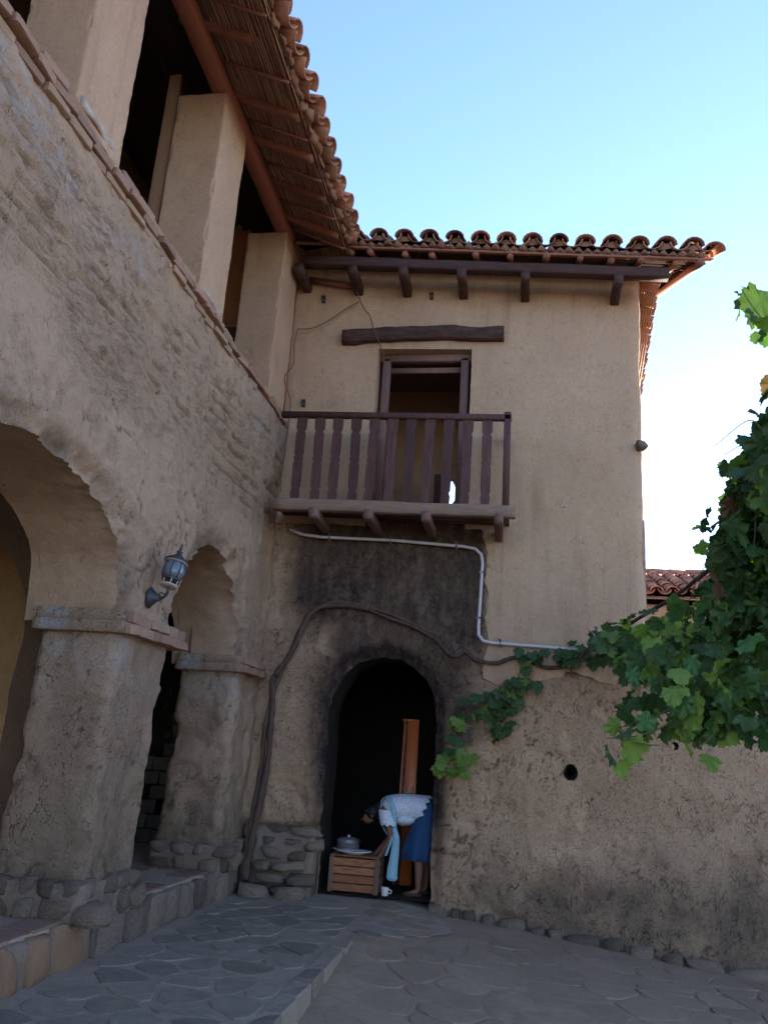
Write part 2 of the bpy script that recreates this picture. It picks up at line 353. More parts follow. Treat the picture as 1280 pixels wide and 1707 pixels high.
def lathe(prof, n=16, cap=True):
    """(radius, z) profile turned about Z"""
    V = []; F = []
    for (r, z) in prof:
        for i in range(n): V.append((r * math.cos(2 * math.pi * i / n), r * math.sin(2 * math.pi * i / n), z))
    for k in range(len(prof) - 1):
        for i in range(n):
            j = (i + 1) % n; F.append((k * n + i, k * n + j, (k + 1) * n + j, (k + 1) * n + i))
    if cap: F.append(tuple(range(n))[::-1]); F.append(tuple(range((len(prof) - 1) * n, len(prof) * n)))
    return np.array(V), F
def loft(rings, close=True, cap0=True, cap1=True):
    n = len(rings[0]); V = [p for r in rings for p in r]; F = []
    for k in range(len(rings) - 1):
        for i in range(n if close else n - 1):
            j = (i + 1) % n; F.append((k * n + i, k * n + j, (k + 1) * n + j, (k + 1) * n + i))
    if cap0: F.append(tuple(range(n))[::-1])
    if cap1: F.append(tuple(range((len(rings) - 1) * n, len(rings) * n)))
    return np.array(V, float), F
# stones: cube sphere of 24 quads, superquadric, knocked about
def rock_mesh(name, mat, seed, sq=0.55, n=4, cuts=11):
    """rounded block with a few knocked-off flats"""
    g = np.linspace(-1, 1, n); V = []; ix = {}; F = []; rr = np.random.default_rng(int(seed * 10))
    for ax in range(3):
        for s in (-1, 1):
            loc = {}
            for i, a in enumerate(g):
                for j, b in enumerate(g):
                    p = [0, 0, 0]; p[ax] = s; p[(ax + 1) % 3] = a; p[(ax + 2) % 3] = b; k = tuple(np.round(p, 6))
                    if k not in ix: ix[k] = len(V); V.append(k)
                    loc[(i, j)] = ix[k]
            for i in range(n - 1):
                for j in range(n - 1):
                    f = [loc[(i, j)], loc[(i + 1, j)], loc[(i + 1, j + 1)], loc[(i, j + 1)]]
                    F.append(f if s > 0 else f[::-1])
    V = np.array(V, float); nn = V / np.linalg.norm(V, axis=1)[:, None]
    V = nn * (1 - sq) + V * sq
    V *= (1 + 0.16 * fbm(nn, 1.3, 2, seed))[:, None]
    for _ in range(cuts):
        d = rr.normal(size=3); d /= np.linalg.norm(d); h = rr.uniform(.60, .95) * (V @ d).max(); e = np.maximum(V @ d - h, 0); V -= e[:, None] * d * .92
    V += .035 * np.stack([fbm(nn, 3.1, 2, seed + k) for k in (2, 5, 8)], 1)
    lo, hi = V.min(0), V.max(0); V = (V - (lo + hi) / 2) / (hi - lo)
    return mesh(name, V, np.array(F), mat)
def scatter_mesh(me, name, parent, loc, size, rz=0.0, tilt=0.06):
    return link(name, me, parent, loc, (random.uniform(-tilt, tilt), random.uniform(-tilt, tilt), rz), size)
ROCK = {k: [rock_mesh('%s_%d' % (k, i), k, i * 3.7 + 1, 0.8 if k != 'stone' else .72) for i in range(7)] for k in ('stone', 'kerbst', 'kerbor')}
def rock(kind, name, parent, loc, size, rz=0.0, tilt=0.08): return scatter_mesh(random.choice(ROCK[kind]), name, parent, loc, size, rz, tilt)
def brick_mesh(name, mat, seed):
    V, F = box((-0.5, -0.5, -0.5), (0.5, 0.5, 0.5), 0.07); V = V + 0.10 * np.stack([fbm(V, 1.9, 2, seed), fbm(V, 1.7, 2, seed + 4), fbm(V, 1.7, 2, seed + 8)], 1)
    return mesh(name, V, F, mat, smooth=False)
BRICK = {k: [brick_mesh('%s_%d' % (k, i), k, i * 2.3) for i in range(4)] for k in ('brick', 'paver', 'white', 'soffit')}

# ------------------------------------------------------------------ walls with relief and openings
def relief(u0, u1, v0, v1, res, place, sdf=None, jit=True):
    """grid over (u, v); place(u, v) -> world points; faces inside sdf < 0 are cut out and the rim is pulled onto the outline.
    Returns V, F, UV, rim edges"""
    nu = max(2, int(round((u1 - u0) / res)) + 1); nv = max(2, int(round((v1 - v0) / res)) + 1)
    U, Vv = np.meshgrid(np.linspace(u0, u1, nu), np.linspace(v0, v1, nv), indexing='ij'); U = U.ravel().copy(); Vv = Vv.ravel().copy()
    i, j = np.meshgrid(np.arange(nu - 1), np.arange(nv - 1), indexing='ij'); a = (i * nv + j).ravel()
    F = np.stack([a, a + nv, a + nv + 1, a + 1], 1); rim = np.zeros((0, 2), int)
    if sdf is not None:
        d = sdf(U, Vv); keep = (d[F] > 0).any(1); F = F[keep]
        used = np.zeros(len(U), bool); used[F.ravel()] = True
        mv = used & (d <= 0)
        for _ in range(4):
            e = 1e-3; x, y = U[mv], Vv[mv]; dd = sdf(x, y); gx = (sdf(x + e, y) - sdf(x - e, y)) / (2 * e); gy = (sdf(x, y + e) - sdf(x, y - e)) / (2 * e)
            g2 = gx * gx + gy * gy + 1e-6; st = np.clip(-dd / g2, -0.3, 0.3); U[mv] = x + np.clip(gx * st, -res, res); Vv[mv] = y + np.clip(gy * st, -res, res)
        ed = np.concatenate([F[:, [0, 1]], F[:, [1, 2]], F[:, [2, 3]], F[:, [3, 0]]]); key = np.sort(ed, 1)
        _, inv, cnt = np.unique(key, axis=0, return_inverse=True, return_counts=True); b = ed[cnt[inv.ravel()] == 1]
        rim = b[mv[b].all(1)]
        idx = np.full(len(U), -1); u_ = np.unique(F.ravel()); idx[u_] = np.arange(len(u_)); U, Vv = U[u_], Vv[u_]; F = idx[F]; rim = idx[rim]
    return place(U, Vv), F, (U, Vv), rim
def reveal(V, rim, direc, depth, segs=6, rough=0.02, seed=3.0, smooth=0):
    """the thickness of a wall behind the rim of an opening"""
    ids = np.unique(rim.ravel()); m = {k: n for n, k in enumerate(ids)}; P = V[ids]; n = len(ids); direc = np.array(direc, float)
    L = [P]; S = P.copy(); ra = np.array([m[a] for a, b in rim]); rb = np.array([m[b] for a, b in rim])
    for _ in range(smooth):                             # the wiggly rim calms down inside the opening
        acc = np.zeros_like(S); cn = np.zeros(n); np.add.at(acc, ra, S[rb]); np.add.at(acc, rb, S[ra]); np.add.at(cn, ra, 1); np.add.at(cn, rb, 1)
        S = np.where((cn == 2)[:, None], S * .5 + .5 * acc / np.maximum(cn, 1)[:, None], S)
    for s in range(1, segs + 1):
        t = min(1.0, s / segs * 4.0); q = P * (1 - t) + S * t + direc * depth * s / segs
        nz = np.stack([fbm(q, 3, 4, seed), fbm(q, 3, 4, seed + 3), fbm(q, 3, 4, seed + 6)], 1) * rough * (1 if s < segs else 0.6)
        L.append(q + nz)
    F = []
    for s in range(segs):
        for a, b in rim:
            a, b = m[a], m[b]; F.append((s * n + b, s * n + a, (s + 1) * n + a, (s + 1) * n + b))
    return np.concatenate(L), np.array(F)
def arch_sdf(u, v, cu, w, spring, rise, ns=0.0, nf=3.0, seed=0.0, bottom=None):
    du = u - cu; dv = v - spring
    low = np.abs(du) - w
    k = np.sqrt((du / w) ** 2 + (np.maximum(dv, 0) / rise) ** 2) - 1
    s = np.where(dv > 0, k * min(w, rise), low)
    if ns: s = s + ns * fbm(np.stack([u, v, u * 0], -1), nf, 4, seed)
    return s
def rect_sdf(u, v, a, b, c, d): return np.maximum(np.maximum(a - u, u - b), np.maximum(c - v, v - d))
def flaking(p, seed, sc=1.0):
    """coat still on the wall (1) or gone (0), and long cracks"""
    f = sstep(-.02, .015, fbm(p, 1.5 * sc, 6, seed) - .02); q = np.abs(fbm(p, 1.7 * sc, 5, seed + 31)); g = (1 - sstep(.004, .022, q)) * sstep(-.05, .10, fbm(p, .9 * sc, 3, seed + 47))
    return f, g
FT = math.tan(R(2.7))
def fy(x): return 10.3 + FT * (x + 1)               # plan line of the tower front

# ================================================================== ground and pavement
def zr(x, y):
    k = sstep(-1.45, -0.9, x)
    return -0.006 - 0.014 * k - 0.082 * np.maximum(x + 1.42, 0) - 0.078 * np.clip(8.1 - y, 0, 3.2)
V = [(-300, -300, -0.95), (300, -300, -0.95), (300, 300, -0.95), (-300, 300, -0.95)]
tag(obj('ground', V, [(0, 1, 2, 3)], 'dust', None, False), kind='structure')
def sheet(name, x0, x1, y0, y1, res, zf, mat, skirt=None):
    def place(u, v):
        p = np.stack([u, v, u * 0], -1)
        return np.stack([u, v, zf(u, v) + 0.012 * fbm(p, 1.1, 3, 2) + 0.006 * fbm(p, 9, 3, 5)], -1)
    V, F, _, _ = relief(x0, x1, y0, y1, res, place)
    return tag(obj(name, V, F, mat), kind='structure')
STEP_Y = 8.15
def tplace(u, v):
    p = np.stack([u, v, u * 0], -1); return np.stack([u, v, np.where(u > -1.44, zr(u, v) + .012, 0.010 * fbm(p, 1.1, 3, 2) * sstep(-1.44, -1.8, u)) + 0.005 * fbm(p, 9, 3, 5)], -1)
def tsdf(u, v):
    p = np.stack([u, v, u * 0], -1); e = -1.44 + (v > STEP_Y) * (.75 * sstep(STEP_Y, 9.3, v) + .35 * fbm(p, 1.6, 4, 13)); return e - u
Vt, Ft, _, _ = relief(-3.3, -.2, -4, 11.3, 0.05, tplace, tsdf); terr = tag(obj('stone_terrace', Vt, Ft, 'mortar'), kind='structure')
lowp = sheet('lower_pavement', -1.50, 9, -6, 11.3, 0.07, lambda x, y: zr(x, y) - 0.012 * (y > STEP_Y) * (x < -1.3) + 0.010 * (y > STEP_Y + .1) * (1 - sstep(-1.5, -1.2, x)), 'dust')

def voronoi_stones(x0, x1, y0, y1, sp, zf, mats, parent, gap=0.018, asp=(1.0, 1.0), name='paving_stone', hgt=0.012, mask=None, ang=0.0):
    """irregular flagstones: jittered cells, inset by the joint, rounded corners, slightly domed"""
    seeds = []; nx = int((x1 - x0) / (sp * asp[0])) + 3; ny = int((y1 - y0) / (sp * asp[1])) + 3
    for i in range(-1, nx):
        for j in range(-1, ny):
            seeds.append((x0 + (i + 0.5 + (0.5 if j % 2 else 0) + random.uniform(-.46, .46)) * sp * asp[0], y0 + (j + .5 + random.uniform(-.46, .46)) * sp * asp[1]))
    S = np.array(seeds); out = []
    for k, s in enumerate(S):
        if not (x0 < s[0] < x1 and y0 < s[1] < y1): continue
        poly = [(x0, y0), (x1, y0), (x1, y1), (x0, y1)]
        d = np.hypot(*(S - s).T); g = gap * random.uniform(0.5, 1.5)
        for q in S[np.argsort(d)[1:16]]:
            m = (s + q) / 2; nrm = (q - s) / np.linalg.norm(q - s); m = m - nrm * g; new = []
            for a in range(len(poly)):
                p1 = np.array(poly[a]); p2 = np.array(poly[(a + 1) % len(poly)]); d1 = (p1 - m) @ nrm; d2 = (p2 - m) @ nrm
                if d1 <= 0: new.append(tuple(p1))
                if d1 * d2 < 0: new.append(tuple(p1 + (p2 - p1) * d1 / (d1 - d2)))
            poly = new
            if len(poly) < 3: break
        if len(poly) < 3: continue
        P = np.array(poly)
        for _ in range(1):                             # round the corners
            P = np.concatenate([[0.75 * P[a] + 0.25 * P[(a + 1) % len(P)], 0.25 * P[a] + 0.75 * P[(a + 1) % len(P)]] for a in range(len(P))])
        if len(P) > 18: P = P[::2]
        area = 0.5 * abs(np.dot(P[:, 0], np.roll(P[:, 1], 1)) - np.dot(P[:, 1], np.roll(P[:, 0], 1)))
        if area < 0.008: continue
        c = P.mean(0)
        if mask and not mask(c[0], c[1]): continue
        n = len(P); z0 = float(zf(c[0], c[1])); tx, ty = random.uniform(-.015, .015), random.uniform(-.015, .015)
        zt = lambda q: float(zf(q[0], q[1])) - z0 + (q[0] - c[0]) * tx + (q[1] - c[1]) * ty
        h = hgt * random.uniform(0.6, 1.35); V = []
        for q in P: V.append((*(q - c), zt(q) - 0.03))
        for q in P: V.append((*(q - c), zt(q) + h * 0.55))
        for q in P: r = c + (q - c) * 0.95; V.append((*(r - c), zt(r) + h))
        V.append((0, 0, h * 1.0))
        F = [(a, (a + 1) % n, n + (a + 1) % n, n + a) for a in range(n)] + [(n + a, n + (a + 1) % n, 2 * n + (a + 1) % n, 2 * n + a) for a in range(n)] + [(2 * n + a, 2 * n + (a + 1) % n, 3 * n) for a in range(n)]
        o = link(name, mesh(name, V, F, random.choice(mats), False), parent, (c[0], c[1], z0)); out.append(o)
    return out
voronoi_stones(-3.02, -1.58, 4.3, 10.25, 0.36, lambda x, y: 0.0, ['flag'], terr, 0.016, (1.2, 0.8), hgt=0.009)
voronoi_stones(-1.56, -.75, 8.35, 10.2, 0.34, lambda x, y: float(zr(np.array(x), np.array(y))) * (x > -1.44) + .010 * (x > -1.44), ['flag', 'flag2'], terr, 0.016, (1.2, 0.8), hgt=0.007, mask=lambda x, y: x < -1.35 + .6 * (y - 8.3) + .1)
voronoi_stones(-1.30, 3.4, 5.2, 9.75, 0.40, lambda x, y: zr(np.array(x), np.array(y)), ['flag2'], lowp, 0.012, (1.25, 0.8), hgt=0.005, mask=lambda x, y: y < 8.3 or x > -1.0 + .6 * (y - 8.3))
STEPB = [brick_mesh('edge_stone_%d' % i, 'flag', 6.1 + i) for i in range(4)]
y = 3.6
while y < STEP_Y - .15:                               # edging stones of the step
    l = random.uniform(.26, .48); d = float(-zr(np.array(-1.44), np.array(y + l / 2)))
    link('step_stone', random.choice(STEPB), terr, (-1.49 + random.uniform(-.006, .006), y + l / 2, -d / 2 - .006), (0, random.uniform(-.02, .02), random.uniform(-.02, .02)), (.15, l * .985, d + .035)); y += l

# walkway in front of and behind the arcade
LZ = 0.30; KX = -3.10
walk = tag(obj('walkway', *box((-5.75, 0.5, -0.3), (KX - 0.10, 12.4, LZ), 0.02), 'mortar', None, False), kind='structure')
y = 3.3
while y < 10.0:
    l = random.uniform(0.24, 0.55); mt = 'kerbor' if 5.2 < y < 6.3 else 'kerbst'
    rock(mt, 'kerb_stone', walk, (KX - 0.09 + random.uniform(-.012, .012), y + l / 2, LZ / 2 - 0.02), (0.17, l * 0.97, LZ + 0.05 + random.uniform(-.03, .02)), 0, 0.04); y += l + 0.02
mb = MB(); mb.add(*beam((KX - .14, .6, LZ / 2 - .035), (KX - .14, 10.1, LZ / 2 - .035), 0.17, LZ + .03, .02, rough=0.018, segs=90)); o = mb.build('kerb_mortar', 'footm', walk)
for i in range(3):
    for j in range(28):
        x = -3.34 - i * 0.27; y = 3.0 + j * 0.262 + (0.13 if i % 2 else 0)
        if random.random() < 0.22 or (6.2 < y < 7.5 and x < -3.2) or y > 9.2 and x < -3.2: continue
        link('paver_brick', random.choice(BRICK['paver']), walk, (x, y, LZ - 0.004 + random.uniform(-.004, .004)), (0, 0, random.uniform(-.05, .05)), (0.255, 0.25, 0.035))

# ================================================================== arcade building on the left
AX = -3.20
ARC = thing('arcade_building', 'long mud-walled two-storey arcade building with open upper gallery on the left', 'building', (AX, 6.5, 0))
def asdf(y, z):
    n3 = np.stack([y, z, y * 0], -1)
    a1 = arch_sdf(y, z, 4.93, 1.44, 2.58, 0.97); a2 = arch_sdf(y, z, 8.37, 0.985, 2.58, 1.08); a0 = arch_sdf(y, z, 1.0, 1.44, 2.58, 0.97)
    s = np.minimum(np.minimum(a1, a2), a0) + 0.032 * fbm(n3, 2.2, 3, 3) + 0.020 * fbm(n3, 8, 4, 4) + 0.012 * fbm(n3, 26, 2, 5)
    return s
def adisp(y, z):
    p = np.stack([y * 0, y, z], -1)
    d = 0.055 * fbm(p, 0.7, 3, 1) + 0.028 * fbm(p, 4, 5, 2) + 0.012 * fbm(p, 17, 3, 6)
    rough = sstep(4.0, 4.6, z + 0.5 * fbm(p, 0.8, 3, 8)) * (1 - sstep(5.35, 5.7, z))
    er = fbm(p, 1.0, 4, 12, (1, 3.2, 13)); d = d - rough * 0.026 * sstep(0.10, 0.42, er)
    er2 = fbm(p, 1.0, 3, 15, (1, 7, 16)); d = d - 0.014 * sstep(0.25, 0.5, er2)
    crs = np.cos(2 * np.pi * (z + .045 * fbm(p, 1.1, 3, 61)) / .155); cg = rough * sstep(.62, .95, crs) * sstep(-.08, .22, fbm(p, 3.4, 4, 63)); d = d - .030 * cg   # worn mud courses
    drip = fbm(p, 1.0, 4, 65, (1, 13, 1.6)); d = d - (1 - rough) * .014 * sstep(.12, .45, drip)
    pl = sstep(0.05, 0.12, fbm(p, 0.9, 3, 21)) * sstep(4.75, 4.95, z); d = d + 0.026 * pl          # plaster that still clings near the top
    base = arch_sdf(y, z, 4.93, 1.44, 2.58, 0.97); base = np.minimum(base, arch_sdf(y, z, 8.37, 0.985, 2.58, 1.08))
    rimc = 1 - sstep(0.02, 0.20 + 0.08 * fbm(p, 2.5, 2, 31), base); d = d - rimc * (0.07 + 0.09 * fbm(p, 7, 4, 33))   # crumbled arrises
    fk, gp_ = flaking(p, 91.0); d = d + .012 * fk * (1 - rough) - .016 * gp_ * (1 - rough)
    return d, rough, rimc, fk * (1 - rough), np.maximum(gp_ * (1 - rough), .75 * cg)
def aplace(y, z): return np.stack([AX + adisp(y, z)[0], y, z], -1)
V, F, UV, rim = relief(0.3, 10.28, 2.50, 5.74, 0.026, aplace, asdf)
pp = np.stack([UV[0] * 0, *UV], -1)
AD = adisp(*UV)
obj('wall', V, F[:, ::-1], 'wall', ARC, True, {'flake': AD[3], 'gap': AD[4], 'rough': AD[1], 'damp': 0.7 * adisp(*UV)[2] * sstep(-.25, .2, fbm(pp, 3, 3, 77)), 'wash': 0.5 * sstep(5.0, 5.5, UV[1]) * sstep(0.0, 0.2, fbm(pp, 0.8, 3, 51))})
V2, F2 = reveal(V, rim, (-1, 0, 0), 0.78, 14, 0.03, smooth=60)
obj('arch_soffit', V2, F2, 'soffit', ARC)
# inner face of the arcade wall, roofs of the corridor
Vi, Fi, _, _ = relief(0.3, 10.28, 2.50, 4.7, 0.08, lambda y, z: np.stack([AX - 0.78 + 0 * y, y, z], -1), asdf)
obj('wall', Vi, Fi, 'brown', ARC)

def round_box(y0, y1, x0, x1, z0, z1, rad, res, seed, amp, taper=None, mid=0.0, chip=0.0):
    """a mud pier: rounded rectangle in plan, lumpy, closed at top"""
    per = []; n = 7
    for (cx, cy, a0) in ((x1 - rad, y1 - rad, 0), (x0 + rad, y1 - rad, 90), (x0 + rad, y0 + rad, 180), (x1 - rad, y0 + rad, 270)):
        for k in range(n): a = R(a0 + 90 * k / (n - 1)); per.append((cx + rad * math.cos(a), cy + rad * math.sin(a), math.cos(a), math.sin(a)))
    P = []
    for a, b in zip(per, per[1:] + per[:1]):
        L = math.hypot(b[0] - a[0], b[1] - a[1]); k = max(1, int(L / res))
        for t in range(k): P.append([a[i] + (b[i] - a[i]) * t / k for i in range(4)])
    P = np.array(P); nz = max(2, int((z1 - z0) / res)); Z = np.linspace(z0, z1, nz); rings = []
    for z in Z:
        p = np.stack([P[:, 0], P[:, 1], np.full(len(P), z)], 1)
        if taper is not None: p[:, :2] = taper(p, (z - z0) / (z1 - z0))
        d = amp * (fbm(p, 2.2, 4, seed) + 0.5 * fbm(p, 9, 4, seed + 2)) - mid * sstep(0.2, 0.5, fbm(p, 1.6, 3, seed + 9))
        if mid: fk, gp_ = flaking(p, seed + 60, 1.3); d = d + .013 * fk - .018 * gp_
        if chip: cm = np.abs(P[:, 2] * P[:, 3]); d = d - chip * sstep(.05, .30, cm) * sstep(.12, .45, fbm(p, 5.5, 4, seed + 21))
        nn = P[:, 2:4] / (np.linalg.norm(P[:, 2:4], axis=1)[:, None] + 1e-6); p[:, :2] += nn * d[:, None]; rings.append(p)
    n = len(P); V = np.concatenate(rings); i, j = np.meshgrid(np.arange(nz - 1), np.arange(n), indexing='ij'); i = i.ravel(); j = j.ravel(); k = (j + 1) % n
    F = np.stack([i * n + j, i * n + k, (i + 1) * n + k, (i + 1) * n + j], 1)
    F = [tuple(f) for f in F] + [tuple(range((nz - 1) * n, nz * n))]
    return V, F
def t1(p, t):
    q = p[:, :2].copy(); f = (q[:, 1] - 6.32) / 1.08
    q[:, 1] -= (1 - t) * 0.30 * np.clip(f, 0, 1); q[:, 0] += (1 - t) ** 2 * 0.05 * np.sign(q[:, 0] + 3.55)
    q[:, 1] -= (1 - t) ** 2 * 0.04 * (f < .5); return q
def t2(p, t):
    q = p[:, :2].copy(); f = (q[:, 1] - 9.3); q[:, 1] += (1 - t) * 0.0; q[:, 0] += (1 - t) ** 2 * 0.05 * np.sign(q[:, 0] + 3.55); return q
def pier(y0, y1, seed, taper):
    V, F = round_box(y0, y1, AX - 0.72, AX - 0.02, 0.25, 2.53, 0.09, 0.03, seed, 0.045, taper, 0.05)
    z = V[:, 2]; fk, gp_ = flaking(V, seed + 60, 1.3)
    return obj('pillar', V, F, 'pillar', ARC, True, {'flake': fk, 'gap': gp_, 'damp': 0.75 * (1 - sstep(0.35, 1.5, z + 0.3 * fbm(V, 2, 3, 3))), 'wash': 0.55 * sstep(1.7, 2.4, z) * (V[:, 1] < y0 + .15)})
P1 = pier(6.34, 7.42, 3.0, t1); P2 = pier(9.36, 10.35, 5.0, t2); P0 = pier(2.44, 3.50, 7.0, t1)
def capital(pl, y0, y1, sides):
    """two courses of thin brick corbelled out round the pier head"""
    for c in range(2):
        z = 2.475 + c * 0.095; e = 0.075 - 0.03 * c
        V, F = beam((AX - .74, y0 - e + .06, z), (AX + e - .03, y0 - e + .06, z), .16, .098, .008, rough=.014, segs=22)
        obj('plastered_course', V, F, 'pillar', pl, True, {'flake': 0 * V[:, 0], 'gap': 0 * V[:, 0], 'damp': 0 * V[:, 0], 'wash': 1.3 * (1 - sstep(AX - .50, AX - .40, V[:, 0])) * (V[:, 0] > AX - .69)})
        yy = y0 + (0.05 if c else -.02)
        while yy < y1 - .05:
            l = random.uniform(.13, .26); link('brick', random.choice(BRICK['brick' if random.random() < .8 else 'soffit']), pl, (AX + e - .06 + random.uniform(-.015, .015), yy + l / 2, z), (random.uniform(-.06, .06), random.uniform(-.06, .06), random.uniform(-.06, .06)), (0.16, l * .98, 0.088 * random.uniform(.9, 1.05))); yy += l
        if sides:
            x = AX - 0.70
            while x < AX - 0.05:
                l = random.uniform(.2, .3); link('brick', random.choice(BRICK['brick']), pl, (x + l / 2, y1 + e - .06, z), (0, 0, 0), (l * .97, 0.15, 0.085)); x += l
capital(P1, 6.34, 7.42, True); capital(P2, 9.36, 10.2, False); capital(P0, 2.44, 3.5, True)
def plinth(pl, y0, y1, x1):
    V, F = round_box(y0 - .10, y1 + .04, AX - .76, x1 + .01, LZ - .05, LZ + .24, .08, .05, 8.0, .03); obj('plinth_mortar', V, F, 'footm', pl)
    for c, (dz, hh) in enumerate(((0.05, 0.17), (0.20, 0.13))):
        x = AX - 0.74
        while x < x1 - .02:
            l = random.uniform(.16, .32); rock('stone', 'plinth_stone', pl, (x + l / 2, y0 - .05 + .03 * c, LZ + dz), (l * .95, 0.22, hh * random.uniform(.95, 1.15))); x += l
        yy = y0 - .02
        while yy < y1:
            l = random.uniform(.15, .3); rock('stone', 'plinth_stone', pl, (x1 - .03 - .03 * c, yy + l / 2, LZ + dz), (0.2, l * .95, hh * random.uniform(.95, 1.15))); yy += l
plinth(P1, 6.3, 7.1, AX + .06); plinth(P2, 9.3, 10.1, AX + .05)
# corridor behind: back wall, ceiling, cross wall with its own arch, end wall
def pl(name, pts, mat, parent, sub=0.1, amp=0.02, seed=1.0):
    """displaced quad patch a,b,c,d"""
    a, b, c, d = [np.array(p, float) for p in pts]; nu = max(2, int(np.linalg.norm(b - a) / sub)); nv = max(2, int(np.linalg.norm(d - a) / sub))
    s, t = np.meshgrid(np.linspace(0, 1, nu + 1), np.linspace(0, 1, nv + 1), indexing='ij'); s = s.ravel()[:, None]; t = t.ravel()[:, None]
    P = a * (1 - s) * (1 - t) + b * s * (1 - t) + c * s * t + d * (1 - s) * t; n = np.cross(b - a, d - a); n /= np.linalg.norm(n)
    P = P + n * (amp * fbm(P, 2, 4, seed))[:, None]; i, j = np.meshgrid(np.arange(nu), np.arange(nv), indexing='ij'); q = (i * (nv + 1) + j).ravel()
    return obj(name, P, np.stack([q, q + nv + 1, q + nv + 2, q + 1], 1), mat, parent)
pl('corridor_wall', [(-5.7, .3, .2), (-5.7, 12.5, .2), (-5.7, 12.5, 4.75), (-5.7, .3, 4.75)], 'ochre', ARC, .12, .05)
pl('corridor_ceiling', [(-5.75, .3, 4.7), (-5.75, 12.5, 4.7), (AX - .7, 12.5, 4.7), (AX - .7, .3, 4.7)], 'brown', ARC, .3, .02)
def csdf(x, z): return arch_sdf(x, z, -5.0, 0.66, 2.45, 0.85, 0.05, 2.5, 3.0)
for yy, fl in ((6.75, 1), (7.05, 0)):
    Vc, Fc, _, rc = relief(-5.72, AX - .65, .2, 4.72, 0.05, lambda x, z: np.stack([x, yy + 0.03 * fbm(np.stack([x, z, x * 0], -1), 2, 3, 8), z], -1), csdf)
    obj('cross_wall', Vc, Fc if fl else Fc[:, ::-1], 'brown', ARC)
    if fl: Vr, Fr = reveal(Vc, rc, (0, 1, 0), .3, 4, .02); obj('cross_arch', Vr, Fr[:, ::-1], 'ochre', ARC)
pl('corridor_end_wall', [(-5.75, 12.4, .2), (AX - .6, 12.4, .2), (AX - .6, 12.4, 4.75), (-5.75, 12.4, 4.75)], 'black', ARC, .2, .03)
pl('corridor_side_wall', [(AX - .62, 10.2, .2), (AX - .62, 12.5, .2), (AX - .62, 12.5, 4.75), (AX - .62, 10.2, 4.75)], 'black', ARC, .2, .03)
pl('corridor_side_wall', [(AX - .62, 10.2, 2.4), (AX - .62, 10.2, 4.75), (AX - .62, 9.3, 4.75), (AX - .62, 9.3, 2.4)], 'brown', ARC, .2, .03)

# parapet: two courses of thin brick, gallery floor
par = obj('parapet', *beam((AX - .26, .3, 5.83), (AX - .26, 10.2, 5.83), .48, .25, .03, rough=.03, segs=120), 'soffit', ARC)
for c in range(3):
    yy = 0.5 + 0.1 * c
    while yy < 10.1:
        l = random.uniform(.24, .34); e = (0.035, 0.06, 0.02)[c]
        link('brick', random.choice(BRICK['brick' if c == 1 or random.random() < .3 else 'soffit']), par, (AX - .085 + e + random.uniform(-.03, .015), yy + l / 2, 5.765 + c * .078), (random.uniform(-.06, .06), random.uniform(-.1, .1), random.uniform(-.07, .07)), (0.19, l * random.uniform(.9, 1.0), 0.07 * random.uniform(.8, 1.08))); yy += l
obj('gallery_floor', *box((-5.7, 0.3, 4.95), (AX - 0.3, 10.2, 5.1), 0.01), 'brown', ARC, False)
# gallery piers
for k, yc in enumerate((2.3, 4.77, 7.215, 9.68)):
    V, F = round_box(yc - .345, yc + .345, AX - .56, AX + .0, 5.93, 8.36, 0.022, 0.03, 3 + k * 2, 0.012, chip=.06)
    gp = obj('gallery_pillar', V, F, 'plaster_up', ARC)
    V, F = beam((AX - .02, yc - .30, 6.02), (AX - .02, yc + .28, 6.02), 0.06, 0.08, .02, rough=.09, segs=16); obj('mortar_fillet', V, F, 'white', gp)
# gallery roof: plate beam, rafters, reeds, earth bed, tiles
ROOF = group_part('gallery_roof', ARC)
obj('plate_beam', *beam((AX - .08, 0.3, 8.445), (AX - .08, 10.25, 8.445), 0.18, 0.17, .015, rough=.012, segs=40), 'redbeam', ROOF)
EZ, SL = 8.25, math.tan(R(24))                         # underside height at the eave and its slope
EX = -2.42
def uz(x): return EZ + (EX - x) * SL
for k, y in enumerate((3.2, 4.2, 5.2, 6.22, 7.15, 7.80, 8.55, 9.30)):
    x1 = EX - (0.30 if k == 3 else 0.05)
    obj('rafter', *beam((AX - .3, y + random.uniform(-.02, .02), uz(AX - .3) - .03), (x1, y, uz(x1) - .03), 0.10, 0.10, .02, rough=.012, segs=10), 'rafter', ROOF)
for y in (3.7, 4.7, 5.83, 6.65, 7.5, 8.2, 8.95, 9.55):
    obj('batten', *tube([(AX - .3, y, uz(AX - .3) - .03), (EX - .03, y + random.uniform(-.03, .03), uz(EX) - .022)], .018, 6), 'rafter', ROOF)
mb = MB(); x = EX - 0.02
while x > -3.25:
    yy = 0.3
    while yy < 10.2:
        L = random.uniform(1.6, 3.2); y2 = min(yy + L, 10.3); z = uz(x) + random.uniform(-.004, .006); r = random.uniform(.009, .0135)
        mb.add(*tube([(x + random.uniform(-.006, .006), yy, z), (x + random.uniform(-.006, .006), (yy + y2) / 2, z + random.uniform(-.006, .003)), (x + random.uniform(-.006, .006), y2, z)], r, 5)); yy = y2 - .02
    x -= random.uniform(.029, .038)
tag(mb.build('reed_mat', 'reed', ROOF), 'mat of reddish brown reeds laid side by side', kind='stuff')
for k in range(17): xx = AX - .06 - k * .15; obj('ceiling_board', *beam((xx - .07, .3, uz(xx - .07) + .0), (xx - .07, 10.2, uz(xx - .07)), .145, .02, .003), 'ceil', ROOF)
V, F = box((0, 0, 0), (1, 1, 1), .01)
